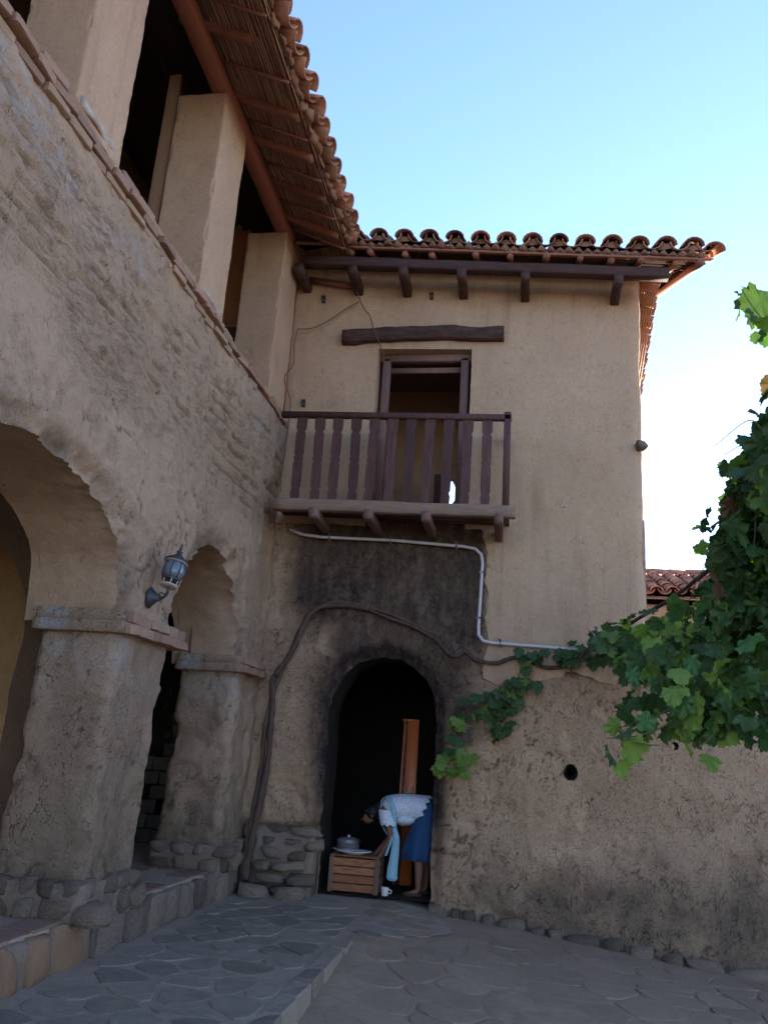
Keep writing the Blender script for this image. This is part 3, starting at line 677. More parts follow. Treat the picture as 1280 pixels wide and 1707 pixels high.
c0 = np.array([EX + .0, .3, EZ + .02]); ex = np.array([-(5.75 - 2.42), 0, (5.75 - 2.42) * SL]); obj('earth_bed', orient(V, c0, ex, (0, 9.95, 0), (0, 0, .05)), F, 'mudlump', ROOF)
mb = MB()                                              # ragged mud along the eave
for k in range(46):
    y = 2 + k * 0.18 + random.uniform(-.07, .07); rr = random.uniform(.02, .06); q = random.uniform(.05, .16); zz = EZ + .045 + random.uniform(-.015, .02)
    mb.add(*tube([(EX + .02, y - q, zz), (EX + .02 + random.uniform(-.02, .03), y - q * .3, zz + random.uniform(-.02, .02)), (EX + .03, y + q * .4, zz), (EX + .02, y + q, zz)], [rr * .3, rr, rr * .8, rr * .2], 8, 1.2))
tag(mb.build('eave_mud', 'mudlump', ROOF), kind='stuff')

# barrel tiles
def tile_mesh(name, mat, r0=.135, r1=.105, L=.46, th=.017, seg=7, seed=0):
    """half round clay tile, wide end at the origin, running along +Y; convex side up"""
    V = []
    for (y, r) in ((0, r0), (L, r1)):
        for rr in (r, r - th):
            for k in range(seg + 1): a = math.pi * k / seg; V.append((rr * math.cos(a), y, rr * math.sin(a) * .80))
    V = np.array(V); V += .006 * np.stack([fbm(V, 6, 2, seed), fbm(V, 6, 2, seed + 1), fbm(V, 6, 2, seed + 2)], 1)
    n = seg + 1; F = []
    for k in range(seg):
        F += [(k, k + 1, 2 * n + k + 1, 2 * n + k), (n + k + 1, n + k, 3 * n + k, 3 * n + k + 1), (k + 1, k, n + k, n + k + 1), (2 * n + k, 2 * n + k + 1, 3 * n + k + 1, 3 * n + k)]
    F += [(0, 2 * n, 3 * n, n), (seg, n + seg, 3 * n + seg, 2 * n + seg)]
    return mesh(name, V, F, mat)
TILE = {m: [tile_mesh('%s_%d' % (m, i), m, seed=i * 5 + 1) for i in range(4)] for m in ('tile', 'tiledark')}
def tile_obj(kind, parent, origin, along, slope, up, convex, name=None):
    ex = Vector(along); ey = Vector(slope); ez = Vector(up)
    if not convex: ez = -ez; ex = -ex
    j = 0.05; rot = Euler((random.uniform(-j, j), random.uniform(-j, j), random.uniform(-j, j))).to_matrix()
    m3 = Matrix((ex, ey, ez)).transposed() @ rot; o = link(name or ('cover_tile' if convex else 'pan_tile'), random.choice(TILE['tile' if kind == 'tiledark' and random.random() < .4 else kind]), parent)
    o.rotation_euler = m3.to_euler(); o.location = origin; s = random.uniform(.95, 1.06); o.scale = (s, 1, s); return o
def tile_rows(parent, start, along, slope, n, pitch, rows, kind, skip=()):
    al = np.array(along, float); al /= np.linalg.norm(al); sl = np.array(slope, float); sl /= np.linalg.norm(sl); up = np.cross(al, sl); up /= np.linalg.norm(up)
    if up[2] < 0: up = -up; al_t = -al
    else: al_t = al
    for k in range(n):
        for r in range(rows):
            p = np.array(start) + al * pitch * k + sl * r * .36 + up * (.012 * (r == 0))
            if (k, r) in skip: continue
            tile_obj(kind, parent, p + al * pitch * .5 + up * .115 + sl * random.uniform(-.0, .05), al_t, sl, up, False)
            tile_obj(kind, parent, p + up * .075 + sl * random.uniform(-.03, .03), al_t, sl, up, True)
sl = (-math.cos(R(24)), 0, math.sin(R(24)))
tile_rows(ROOF, (EX + .14, 2.6, EZ + .03), (0, 1, 0), sl, 22, .325, 2, 'tile')
def corrugated(name, start, along, slope, width, length, pitch, mat, parent):
    """the tiled field higher up, which the photo does not show"""
    al = np.array(along, float); s = np.array(slope, float); up = np.cross(al, s); up *= np.sign(up[2]); nu = int(width / pitch * 12); nv = max(2, int(length / .36))
    u, v = np.meshgrid(np.linspace(0, width, nu + 1), np.arange(nv + 1) * length / nv, indexing='ij'); u = u.ravel(); v = v.ravel()
    h = .07 * np.cos(2 * np.pi * u / pitch) + .03 * (1 - np.mod(v / .36, 1))
    P = np.array(start) + u[:, None] * al + v[:, None] * s + (h + .10)[:, None] * up; i, j = np.meshgrid(np.arange(nu), np.arange(nv), indexing='ij'); q = (i * (nv + 1) + j).ravel()
    return tag(obj(name, P, np.stack([q, q + nv + 1, q + nv + 2, q + 1], 1), mat, parent), kind='stuff')
corrugated('tile_field', (EX + .14 - .6 * math.cos(R(24)), .3, EZ + .03 + .6 * math.sin(R(24))), (0, 1, 0), sl, 10.4, 3.3, .325, 'tile', ROOF)
# gallery back and end walls, inner post
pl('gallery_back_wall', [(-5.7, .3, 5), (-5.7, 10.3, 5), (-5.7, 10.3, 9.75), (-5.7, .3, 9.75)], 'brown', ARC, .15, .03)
ge = pl('gallery_end_wall', [(-5.7, 10.12, 5), (AX - .02, 10.12, 5), (AX - .02, 10.12, 8.6), (-5.7, 10.12, 9.7)], 'redmud', ARC, .15, .02)
obj('dark_window_panel', *box((-4.45, 10.03, 6.95), (-3.82, 10.09, 7.32), .01), 'darkbeam', ge, False)  # solid dark panel painted for the unlit window opening
obj('inner_post', *beam((-3.93, 7.11, 5.1), (-3.93, 7.11, uz(-3.93) - .1), .15, .15, .015, up=(0, 1, 0), rough=.01, segs=8), 'post', ARC)

# ================================================================== tower house at the end of the court
TOW = thing('tower_house', 'tall mud-plastered house with balcony and black arched doorway facing the court', 'house', (-1, 10.3, 0))
DOOR = dict(cu=-1.625, w=0.665, spring=2.02, rise=0.78)
def lbase(x, z):
    p = np.stack([x, z, x * 0], -1)
    d = 0.05 * fbm(p, 0.55, 3, 40)
    fl = 0.40 * sstep(-0.9, 2.6, x) * (1 - sstep(-0.4, 2.3, z)) + 0.05 * sstep(-0.9, 0.0, x) * (1 - sstep(-.2, 1.2, z))
    return d + fl
def ldisp(x, z):
    p = np.stack([x, z, x * 0], -1); d = lbase(x, z) + 0.035 * fbm(p, 2.6, 4, 41) + 0.022 * fbm(p, 9, 4, 43)
    d = d - 0.03 * sstep(0.15, 0.45, fbm(p, 3.2, 4, 47)) * (1 - sstep(2.4, 2.9, z))
    a = arch_sdf(x, z, **DOOR); d = d - 0.08 * (1 - sstep(0.0, 0.16, a)) * (1 + fbm(p, 5, 3, 49))
    d = d - 0.10 * (1 - sstep(0.70, 0.80, z + .05 * fbm(p, 4, 2, 5))) * (x < -2.1)
    fk, gp_ = flaking(p, 133.0); d = d + .014 * fk - .02 * gp_
    q = np.minimum(x + 0.40, z - 2.62); q = np.maximum(q, z - 4.5); d = d - .07 * sstep(0.02, 0.14, q)
    return d
def lsdf(x, z):
    p = np.stack([x, z, x * 0], -1); a = arch_sdf(x, z, **DOOR) + 0.035 * fbm(p, 3.2, 4, 60) + 0.012 * fbm(p, 15, 2, 61)
    h = np.hypot(x - 0.63, (z - 1.56) * .95) - 0.085 - .015 * fbm(p, 12, 2, 5); h2 = np.hypot(x - 1.82, z - 1.93) - 0.05
    return np.minimum(np.minimum(a, h), h2)
def lplace(x, z): return np.stack([x, fy(x) - ldisp(x, z), z], -1)
def lattr(x, z):
    p = np.stack([x, z, x * 0], -1); n = fbm(p, 1.6, 4, 70); a = arch_sdf(x, z, **DOOR)
    s = 1.05 * (1 - sstep(0.02, 0.30 + 0.25 * sstep(1.6, 2.8, z) + 0.22 * n, a)) * sstep(0.0, 1.3, z + .3 * n)
    top = sstep(2.75, 3.35, z + 0.35 * n + 0.22 * (x + 1.7)) * (1 - sstep(-0.48, -0.33, x)) * sstep(-3.15, -2.75, x + .15 * n)
    rt = 0.85 * (1 - sstep(0.2, 0.75, a + .25 * n)) * sstep(-1.1, -0.95, x) * sstep(1.5, 2.2, z)
    mid_ = 0.80 * (1 - sstep(.75, 1.15, np.abs(x + 1.45) + .25 * n)) * sstep(2.2, 2.7, z + .2 * n)
    s = np.maximum(s, mid_)
    soot = np.clip(np.maximum(np.maximum(s, 0.86 * top), rt), 0, 1)
    damp = 0.95 * (1 - sstep(-0.1, 0.85 + 0.8 * sstep(0, 2.5, x), z + 0.5 * n)) * sstep(-1.2, .6, x) + .25 * (1 - sstep(0, .8, z + .4 * n))
    fk, gp_ = flaking(p, 133.0); return {'flake': fk, 'gap': gp_, 'soot': soot, 'damp': np.clip(damp, 0, 1)}
V, F, UV, rim = relief(-3.36, 1.56, -0.55, 4.70, 0.026, lplace, lsdf)
obj('wall', V, F, 'lower', TOW, True, lattr(*UV))
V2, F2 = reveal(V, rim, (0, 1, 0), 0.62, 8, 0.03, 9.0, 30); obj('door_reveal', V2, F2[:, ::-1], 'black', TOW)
# smooth coat of the upper storey, a finger thick, with a ragged lower hem
U0, RC = 1.40, 0.15
def psdf(u, z):
    p = np.stack([u, z, u * 0], -1); n = 0.13 * fbm(p, 1.8, 5, 80) + 0.03 * fbm(p, 9, 4, 81)
    k = np.maximum(np.minimum(u + 0.42 + n, z - 2.60 - 2.2 * n), z - 4.47 - .3 * n)
    return np.minimum(k, rect_sdf(u, z, -2.0, -0.70, 4.3, 7.06) + .012 * fbm(p, 5, 3, 8))
def pplace(u, z):
    p = np.stack([u, z, u * 0], -1); d = 0.014 + lbase(np.minimum(u, U0), z) * (z < 3.4) + lbase(np.minimum(u, U0), z) * (z >= 3.4) + 0.010 * fbm(p, 3, 4, 82) + 0.004 * fbm(p, 14, 3, 83)
    arc = RC * math.pi / 2; t = np.clip((u - U0) / arc, 0, 1) * math.pi / 2; s = np.maximum(u - U0 - arc, 0)
    x = np.minimum(u, U0) + RC * np.sin(t); y = fy(np.minimum(u, U0)) + RC * (1 - np.cos(t)) + s
    x = x - 0.047 * s + .02 * fbm(np.stack([z * 0, z, z * 0], -1), 1.3, 3, 85) * sstep(1.2, 1.5, u)
    return np.stack([x + d * np.sin(t), y - d * np.cos(t), np.minimum(z, 8.57 - .045 * (x + 2.4))], -1)
V, F, UV, rim = relief(-3.36, 7.2, 2.3, 8.60, 0.030, pplace, psdf)
obj('plaster_coat', V, F, 'plaster', TOW)
V2, F2 = reveal(V, rim, (0, 1, 0), 0.34, 5, 0.010, 12.0); obj('plaster_edge', V2, F2[:, ::-1], 'plaster', TOW)
# loaded stones left of the doorway and along the foot
for r in range(6):
    z = 0.06 + r * 0.125; x = -2.98 + (0.05 if r % 2 else 0)
    if r == 0: obj('footing_mortar', *[q for q in beam((-3.05, 10.24, .34), (-2.30, 10.24, .34), .34, .76, .05, rough=.05, segs=16)], 'footm', TOW)
    while x < -2.46 + (0.02 * r):
        l = random.uniform(.18, .42); rock('stone', 'footing_stone', TOW, (x + l / 2, 10.10 - .10 * (r < 3) + .02 * r + random.uniform(-.03, .03), z), (l * .96, 0.30, 0.125 * random.uniform(.85, 1.15)), 0, .1); x += l
rock('stone', 'footing_stone', TOW, (-2.5, 9.86, .03), (.42, .3, .22)); rock('stone', 'footing_stone', TOW, (-2.88, 9.84, .03), (.38, .3, .2))
# dark ground-floor room
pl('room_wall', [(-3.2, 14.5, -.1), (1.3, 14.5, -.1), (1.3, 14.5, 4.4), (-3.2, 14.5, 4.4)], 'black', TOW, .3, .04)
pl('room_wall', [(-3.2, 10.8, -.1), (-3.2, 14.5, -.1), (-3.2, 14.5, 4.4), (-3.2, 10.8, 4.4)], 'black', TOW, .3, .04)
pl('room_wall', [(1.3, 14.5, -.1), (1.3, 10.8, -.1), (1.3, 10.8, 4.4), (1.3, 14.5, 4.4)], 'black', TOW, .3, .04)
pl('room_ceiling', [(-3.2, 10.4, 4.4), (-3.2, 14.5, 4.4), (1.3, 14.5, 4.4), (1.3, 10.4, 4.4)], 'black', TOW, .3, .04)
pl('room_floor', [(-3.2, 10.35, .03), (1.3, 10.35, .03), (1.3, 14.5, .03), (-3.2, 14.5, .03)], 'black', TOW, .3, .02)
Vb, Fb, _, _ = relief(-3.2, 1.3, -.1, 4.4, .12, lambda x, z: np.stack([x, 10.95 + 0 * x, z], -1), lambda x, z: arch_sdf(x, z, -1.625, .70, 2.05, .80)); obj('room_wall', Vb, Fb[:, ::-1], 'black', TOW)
# upper room behind the balcony door
def wsdf(x, z): return rect_sdf(x, z, -1.18, -1.01, 5.38, 5.82)
Vb, Fb, _, rb = relief(-3.1, 1.2, 4.5, 8.3, .06, lambda x, z: np.stack([x, 12.2 + .02 * fbm(np.stack([x, z, x * 0], -1), 2, 3), z], -1), wsdf)
ub = obj('upper_room_wall', Vb, Fb, 'room', TOW); Vr, Fr = reveal(Vb, rb, (0, 1, 0), .12, 2, .0); obj('window_reveal', Vr, Fr[:, ::-1], 'frame', ub)
obj('window_jamb', *box((-1.33, 12.10, 4.7), (-1.21, 12.17, 5.86), .01), 'darkbeam', ub, False)
pl('upper_room_wall', [(-3.1, 10.6, 4.5), (-3.1, 14.5, 4.5), (-3.1, 14.5, 8.3), (-3.1, 10.6, 8.3)], 'room', TOW, .3, .03)
pl('upper_room_wall', [(1.2, 14.5, 4.5), (1.2, 10.6, 4.5), (1.2, 10.6, 8.3), (1.2, 14.5, 8.3)], 'room', TOW, .3, .03)
pl('upper_ceiling', [(-3.1, 10.6, 7.30), (-3.1, 14.6, 7.30), (1.2, 14.6, 7.30), (1.2, 10.6, 7.30)], 'frame', TOW, .3, .01)
pl('upper_floor', [(-3.2, 10.5, 4.62), (1.3, 10.5, 4.62), (1.3, 14.6, 4.62), (-3.2, 14.6, 4.62)], 'post', TOW, .3, .01)
# back of the house so that no light leaks in
pl('back_wall', [(1.4, 16.2, -.5), (-6.0, 16.2, -.5), (-6.0, 16.2, 5.8), (1.4, 16.2, 5.8)], 'plaster', TOW, .4, .03)
# lintel and door frame
V, F = beam((-2.51, fy(-2.5) - .03, 7.19), (-0.27, fy(-.27) - .03, 7.26), .16, .19, .02, rough=.035, segs=30)
V[:, 2] += .04 * (1 - ((V[:, 0] + 1.39) / 1.12) ** 2); obj('lintel', V, F, 'lintel', TOW)
fr = group_part('door_frame', TOW); yd = fy(-1.3) + .20
obj('jamb', *beam((-1.90, yd, 4.6), (-1.90, yd, 6.98), .11, .12, .01, up=(0, 1, 0)), 'frame', fr)
obj('jamb', *beam((-0.80, yd, 4.6), (-0.80, yd, 6.98), .11, .12, .01, up=(0, 1, 0)), 'frame', fr)
obj('head', *beam((-2.0, yd, 7.0), (-0.70, yd, 7.0), .12, .11, .01), 'frame', fr)
obj('transom', *beam((-1.85, yd + .08, 6.86), (-0.85, yd + .08, 6.86), .05, .08, .005), 'frame', fr)
# balcony
BAL = group_part('balcony', TOW); BY = 9.60
def bz(x): return -.018 * (x + 3)                      # it has sagged a little to the right
obj('sill_beam', *beam((-3.06, BY - .02, 4.545 + bz(-3.06)), (-0.06, BY - .02, 4.545 + bz(-.06)), .13, .145, .015, rough=.018, segs=24), 'greywood', BAL)
for k in range(5):
    y0 = BY + .05 + k * .145; obj('floor_board', *beam((-3.1, y0 + .07, 4.60 + bz(-3.1)), (-0.14, y0 + .07, 4.60 + bz(-.14)), .138, .035, .005), 'darkbeam', BAL)
for x in (-2.52, -1.82, -1.12, -.27):
    obj('joist', *beam((x + random.uniform(-.02, .02), BY - .19, 4.42 + bz(x)), (x, 10.5, 4.43 + bz(x)), .105, .115, .008, rough=.010, segs=8), 'frame', BAL)
obj('top_rail', *beam((-3.08, BY, 5.775 + bz(-3.08)), (-0.13, BY, 5.775 + bz(-.13)), .085, .075, .01), 'purple', BAL)
obj('corner_post', *beam((-0.18, BY, 4.56), (-0.18, BY, 5.79), .085, .085, .008, up=(0, 1, 0)), 'purple', BAL)
obj('side_rail', *beam((-0.18, BY + .04, 5.70), (-0.18, 10.36, 5.72), .05, .06, .008), 'purple', BAL)
def baluster(x):
    """flat sawn board with notched edges"""
    z0, z1 = 4.61 + bz(x), 5.745 + bz(x); L = z1 - z0; w = .052
    pf = [(0, 0.0512), (0.1, 0.0589), (0.145, 0.0435), (0.17, 0.0589), (0.44, 0.0602), (0.465, 0.0461), (0.48, 0.0589), (0.515, 0.0589), (0.53, 0.0461), (0.555, 0.0602), (0.8, 0.0602), (0.83, 0.0448), (0.86, 0.064), (0.9, 0.0666), (1, 0.0666)]
    V = []; F = []; lx = random.uniform(-.02, .02)
    for (t, h) in pf:
        for (sx, sy) in ((-1, -1), (1, -1), (1, 1), (-1, 1)): V.append((x + sx * h + lx * (1 - t), BY + sy * .013, z0 + t * L))
    for k in range(len(pf) - 1):
        for i in range(4): j = (i + 1) % 4; F.append((k * 4 + i, k * 4 + j, k * 4 + 4 + j, k * 4 + 4 + i))
    return obj('baluster', V, F, 'purple', BAL, False)
for k in range(11): baluster(-2.80 + k * .2375)
# eaves and roof
TR = group_part('tower_roof', TOW)
def dz(x): return -.045 * (x + 2.4)
def ey(x): return 9.62 + FT * (x + 2.4)
for x in (-3.08, -2.33, -1.63, -.84, .01, 1.22):
    obj('corbel', *beam((x, ey(x) + .02, 7.955 + dz(x)), (x, 10.75, 7.955 + dz(x)), .12, .13, .012, rough=.01, segs=6), 'darkbeam', TR)
obj('brace', *beam((-3.05, 10.12, 8.10), (-2.35, 10.14, 7.98), .06, .08, .01), 'rafter', TR)
def db(x): return (x, ey(x) + .12, 8.10 + dz(x))
obj('eave_beam', *beam((-3.05, ey(-3.05) + .12, 8.10 + dz(-3.05)), (1.86, ey(1.86) + .12, 8.095 + dz(1.86)), .15, .14, .012, rough=.012, segs=20), 'darkbeam', TR)
P22 = R(25); s22 = np.array([0, math.cos(P22), math.sin(P22)])
for k, x in enumerate((-2.1, -1.62, -1.25, -.66, -.2, .28, .72, 1.12, 1.5, 1.95, 2.25)):
    a = np.array([x, ey(x) + random.uniform(-.05, .03), 8.215 + dz(x)]); r = random.uniform(.04, .052)
    obj('rafter_pole', *tube([a, a + s22 * .6, a + s22 * 4.4], [r, r, r], 10, .15), 'rafter', TR)
# eave lath, boards under the tiles
obj('eave_lath', *beam((-2.45, ey(-2.45), 8.275 + dz(-2.45)), (2.38, ey(2.38), 8.262 + dz(2.38)), .06, .03, .006, rough=.008, segs=24), 'rafter', TR)
mb = MB()
for k in range(20):
    o = np.array([-2.6, ey(-2.6), 8.272 + dz(-2.6)]) + s22 * (.02 + k * .12); e = np.array([2.36, ey(2.36), 8.272 + dz(2.36)]) + s22 * (.02 + k * .12 + random.uniform(-.01, .01))
    mb.add(*tube([o, (o + e) / 2 + np.array([0, 0, random.uniform(-.008, .008)]), e + np.array([random.uniform(-.25, .04), 0, 0])], random.uniform(.014, .02), 6))
tag(mb.build('lath_mat', 'darkbeam', TR), kind='stuff')  # dark timber colour paints in the shade between lath and beam
a = np.array([-3.2, ey(-3.2), 8.30 + dz(-3.2)]); V, F = box((0, 0, 0), (1, 1, 1), .01)
obj('roof_deck', orient(V, a, np.array([5.52, FT * 5.52, -.045 * 5.52]), s22 * 4.6, (0, 0, .05)), F, 'mudlump', TR)  # pitch and depth raised; unseen ridge shaped to keep sun off the gallery
V, F = box((0, 0, 0), (1, 1, 1), .01); b = a + s22 * 4.6
obj('roof_deck', orient(V, b, np.array([5.52, FT * 5.52, -.045 * 5.52]), np.array([0, 3.2, -2.2]), (0, 0, .05)), F, 'mudlump', TR)
pl('gable', [(1.5, 10.5, 8.1), (1.3, 16.2, 5.7), (1.3, 16, 6.0), (1.5, 13.0, 9.3)], 'plaster', TOW, .4, .0)
st = np.array([-2.32, ey(-2.32) - .06, 8.335 + dz(-2.32)]); al = np.array([1, FT, -.045])
tile_rows(TR, st, al, s22, 14, .345, 2, 'tiledark')
corrugated('tile_field', st + s22 * .6 - al * 1.0, al / np.linalg.norm(al), s22, 5.8, 4.05, .345, 'tiledark', TR)
for k in range(3):                                     # loose sunlit tiles on the verge
    p = st + al * (13.75 * .345) + s22 * (k * .36 - .02) + np.array([.0, 0, .04]); tile_obj('tile', TR, p, Vector(al).normalized(), Vector(s22), Vector(np.cross(al, s22)).normalized(), True)
mb = MB()                                              # mud packed into the mouths of the cover tiles
for k in range(14):
    c = st + al * .345 * k + s22 * random.uniform(.02, .09) + np.array((0, 0, .075)); r = .108; c = c - (0, 0, .01); V = [c + (0, 0, -.03)]; n_ = 12; hh_ = random.uniform(.45, .95)
    for q in range(n_ + 1): a_ = math.pi * q / n_; V.append(c + np.array((math.cos(a_) * r, random.uniform(-.03, .03), math.sin(a_) * r * .85 * hh_ - .02)))
    V.append(c + (0, -.02, r * .3)); F = [(n_ + 2, q, q + 1) for q in range(1, n_ + 1)] + [(n_ + 2, 0, 1), (n_ + 2, n_ + 1, 0)]; mb.add(V, F)
tag(mb.build('tile_mud', 'mudlump', TR), kind='stuff')
mb = MB()
for k in range(40):
    x = -2.45 + k * .121; rr = random.uniform(.03, .065); c = np.array([x, ey(x) + .0, 8.325 + dz(x)])
    mb.add(*tube([c + (-.06, .02, 0), c + (0, random.uniform(-.05, .0), random.uniform(-.02, .03)), c + (.06, .02, 0)], [rr * .4, rr, rr * .4], 7, .9))
tag(mb.build('eave_mud', 'mudlump', TR), kind='stuff')
# side eave that runs back along the right flank
for k in range(13):
    t = k / 12; p = np.array([1.70 + .2 * t, 10.62 + 3.1 * t, 8.03 - .16 * t])
    tile_obj('tile', TR, p + np.array([.14, 0, .06]), Vector((0, 1, 0)), Vector((-.94, 0, .34)), Vector((.34, 0, .94)), k % 2 == 0)
mb = MB()
for k in range(7): mb.add(*tube([(1.56 + k * .034, 10.5, 8.05 - .012 * k), (1.76 + k * .034, 13.7, 7.89 - .012 * k)], .012, 6))
tag(mb.build('verge_reeds', 'reed', TR), kind='stuff')
rock('stone', 'corner_stone', TOW, (1.53, 10.36, 5.66), (.15, .2, .11))

# ================================================================== courtyard wall running on to the right
CW = thing('courtyard_wall', 'rough cracked mud courtyard wall continuing right of the house behind the vine', 'wall', (3.5, 10.4, -.3))
V, F, UV, rim = relief(1.56, 6.6, -0.75, 2.96, 0.032, lplace, lsdf)
obj('wall', V, F, 'lower', CW, True, lattr(*UV)); V2, F2 = reveal(V, rim, (0, 1, 0), .3, 4, .02); obj('hole', V2, F2[:, ::-1], 'black', CW)
obj('wall_top', *beam((1.4, 10.52, 2.93), (6.6, 10.7, 2.93), .5, .12, .04, rough=.04, segs=50), 'soffit', CW)
x = -0.98                                               # foot stones along the wall
while x < 3.6:
    l = random.choice((.12, .16, .22, .3, .38, .48)) * random.uniform(.9, 1.1); zb = float(zr(np.array(x + l / 2), np.array(9.9))); t_ = float(sstep(-1, 2.6, np.array(x)))
    yb = float(fy(x) - ldisp(np.array([x + l / 2]), np.array([zb + .1]))[0])
    rock('stone', 'footing_stone', TOW if x < 1.5 else CW, (x + l / 2, yb - .02 + random.uniform(-.03, .02), zb + .01), (l * 1.0, .24, random.uniform(.11, .22)), 0, .07); x += l + random.uniform(0, .05)

# ================================================================== neighbour's tiled roof far behind
NB = thing('neighbour_house', 'distant house with pinkish barrel-tile roof seen between tower corner and vine', 'house', (6, 20, 0))
obj('wall', *box((2.2, 18.2, -1), (12, 24, 5.1), .05), 'plaster', NB, False)
s3 = np.array([0, math.cos(R(20)), math.sin(R(20))]); V, F = box((0, 0, 0), (1, 1, 1), .01)
nr = obj('roof', orient(V, (1.9, 17.9, 5.15), (10.5, 0, 0), s3 * 2.9, (0, 0, .06)), F, 'tile', NB)
obj('roof_slope', orient(V, np.array((1.9, 17.9, 5.15)) + s3 * 2.9, (10.5, 0, 0), np.array((0, 3, -1.1)), (0, 0, .06)), F, 'tile', NB)
tile_rows(nr, (2.2, 17.85, 5.22), (1, 0, 0), s3, 9, .33, 8, 'tile')
for k in range(8):
    tile_obj('tile', nr, np.array((2.0 + k * .4, 17.9, 5.25)) + s3 * 2.9 + np.array((0, 0, .10)), Vector((0, -1, 0)), Vector((1, 0, 0)), Vector((0, 0, 1)), True, 'ridge_tile')

# ================================================================== conduit, cables, wall fittings
def fp(x, z, off): return np.array([x, float(fy(x)) - float(lbase(np.array([x]), np.array([z]))[0]) - off, z])
CP = thing('conduit_pipe', 'thin grey electrical conduit bending down and along the wall under the balcony', 'pipe', tuple(fp(-.5, 3.1, 0)))
pts = [(-2.98, 4.37), (-2.80, 4.31), (-2.55, 4.285), (-1.6, 4.275), (-.70, 4.225), (-.56, 4.20), (-.485, 4.13), (-.465, 4.02), (-.49, 3.22), (-.485, 3.11), (-.43, 3.04), (-.33, 3.02), (.3, 3.0), (.75, 2.985), (1.35, 2.95)]
V, F = tube([fp(x, z, .075) for x, z in pts], .021, 10); obj('pipe', V, F, 'pipe', CP)
for (x, z, v) in ((-2.45, 4.283, 0), (-1.65, 4.276, 0), (-.80, 4.232, 0), (-.468, 3.9, 1), (-.488, 3.32, 1), (-.22, 3.018, 0), (.62, 2.99, 0)):
    c = fp(x, z, .07)
    if v: V, F = box(c - (.035, .025, .014), c + (.06, .045, .014), .004)
    else: V, F = box(c - (.014, .025, .035), c + (.014, .045, .055), .004)
    obj('clip', V, F, 'metal', CP)
V, F = tube([(1.35, 9.9, 3.02), (1.75, 9.85, 3.03), (2.3, 9.8, 3.03)], .04, 10); tag(obj('drain_pipe', V, F, 'pipe'), 'short thick grey pipe poking out of the vine leaves by the wall', 'pipe')
CB = [(-3.12, 10.06, 7.28), (-2.95, 10.10, 7.31), (-2.75, 10.12, 7.42), (-2.50, 10.14, 7.62), (-2.31, 10.14, 7.74)]
tag(obj('loose_cable', *tube(spline(CB, 5), .0075, 6), 'wire'), 'thin brown cable rising across the plaster left of the balcony lintel', 'cable')
CB = [(-2.36, 9.98, 8.05), (-2.33, 10.10, 7.85), (-2.22, 10.13, 7.62), (-2.13, 10.13, 7.5), (-2.05, 10.08, 7.25), (-1.95, 10.0, 7.02), (-1.87, 9.9, 6.82), (-1.80, 9.8, 6.5), (-1.76, 9.72, 6.2), (-1.72, 9.66, 5.82), (-1.70, 9.65, 5.66)]
tag(obj('hanging_cable', *tube(spline(CB, 5), .008, 6), 'wire'), 'loose brown cable hanging from the eaves past the door to the rail', 'cable')
CB = [(-3.13, 10.06, 7.3), (-3.15, 10.02, 7.0), (-3.12, 9.98, 6.7), (-3.20, 9.9, 6.45), (-3.14, 9.95, 6.25), (-3.11, 10.0, 6.1), (-3.12, 10.02, 5.6), (-3.13, 10.0, 5.0), (-3.1, 9.96, 4.85)]
tag(obj('corner_cable', *tube(spline(CB, 5), .007, 6), 'wire'), 'thin cable running down the corner between arcade and tower', 'cable')
def hook(x, z, label, mat='lampm'):
    c = fp(x, z, .05) if z < 7 else np.array([x, float(fy(x)) - .06, z]); t = thing('cable_clamp', label, 'clamp', tuple(c), 'small clamps on the tower plaster')
    obj('plate', *box(c - (.022, .01, .05), c + (.022, .05, .05), .006), mat, t, False); obj('prong', *box(c + (-.03, -.035, .012), c + (-.008, .0, .045), .004), mat, t, False); obj('prong', *box(c + (.008, -.035, .012), c + (.03, .0, .045), .004), mat, t, False)
hook(-2.83, 7.81, 'small black clamp on the plaster under the left eave corbels'); hook(-1.29, 7.86, 'small dark red clamp under the eaves above the lintel', 'purple'); hook(-2.98, 6.20, 'small black clamp just above the left end of the balcony rail')
c = fp(-.58, 1.93, .08); t = thing('wall_box', 'small dark slatted box fixed beside the arched doorway under vine leaves', 'box', tuple(c))
obj('body', *box(c - (.06, .05, .10), c + (.06, .08, .06), .008), 'lampm', t, False); obj('lid', *box(c + (-.075, -.075, .065), c + (.075, .08, .085), .005), 'greywood', t, False)
for k in range(2): obj('slat', *box(c + (-.045 + k * .05, -.065, -.085), c + (-.005 + k * .05, -.051, .045), .003), 'darkbeam', t, False)

# ================================================================== wall lantern
LC = np.array([-3.03, 6.745, 2.90]); LT = thing('wall_lantern', 'grey-blue carriage lantern with ribbed glass leaning out from the pillar by the small arch', 'lantern', (AX, 6.76, 2.80))
tl = Matrix.Rotation(R(4), 3, 'Y') @ Matrix.Rotation(R(-15), 3, 'X')
def lant(V): return np.array([tl @ Vector((v[0], v[1], v[2] * .80)) for v in V]) + LC
def lpart(name, prof, mat, n=20, parent=None, smooth=True): V, F = lathe(prof, n); return obj(name, lant(V), F, mat, parent or LT, smooth)
lpart('base_ring', [(.03, .0), (.072, .005), (.078, .016), (.07, .026), (.03, .03)], 'lampw')
cage = lpart('lower_collar', [(.075, .075), (.082, .08), (.082, .092), (.06, .1)], 'lampm')
for k in range(6):
    a = k * math.pi / 3; V, F = tube([(.06 * math.cos(a), .06 * math.sin(a), .02), (.075 * math.cos(a), .075 * math.sin(a), .09)], .006, 6); obj('stay', lant(V), F, 'lampw', cage)
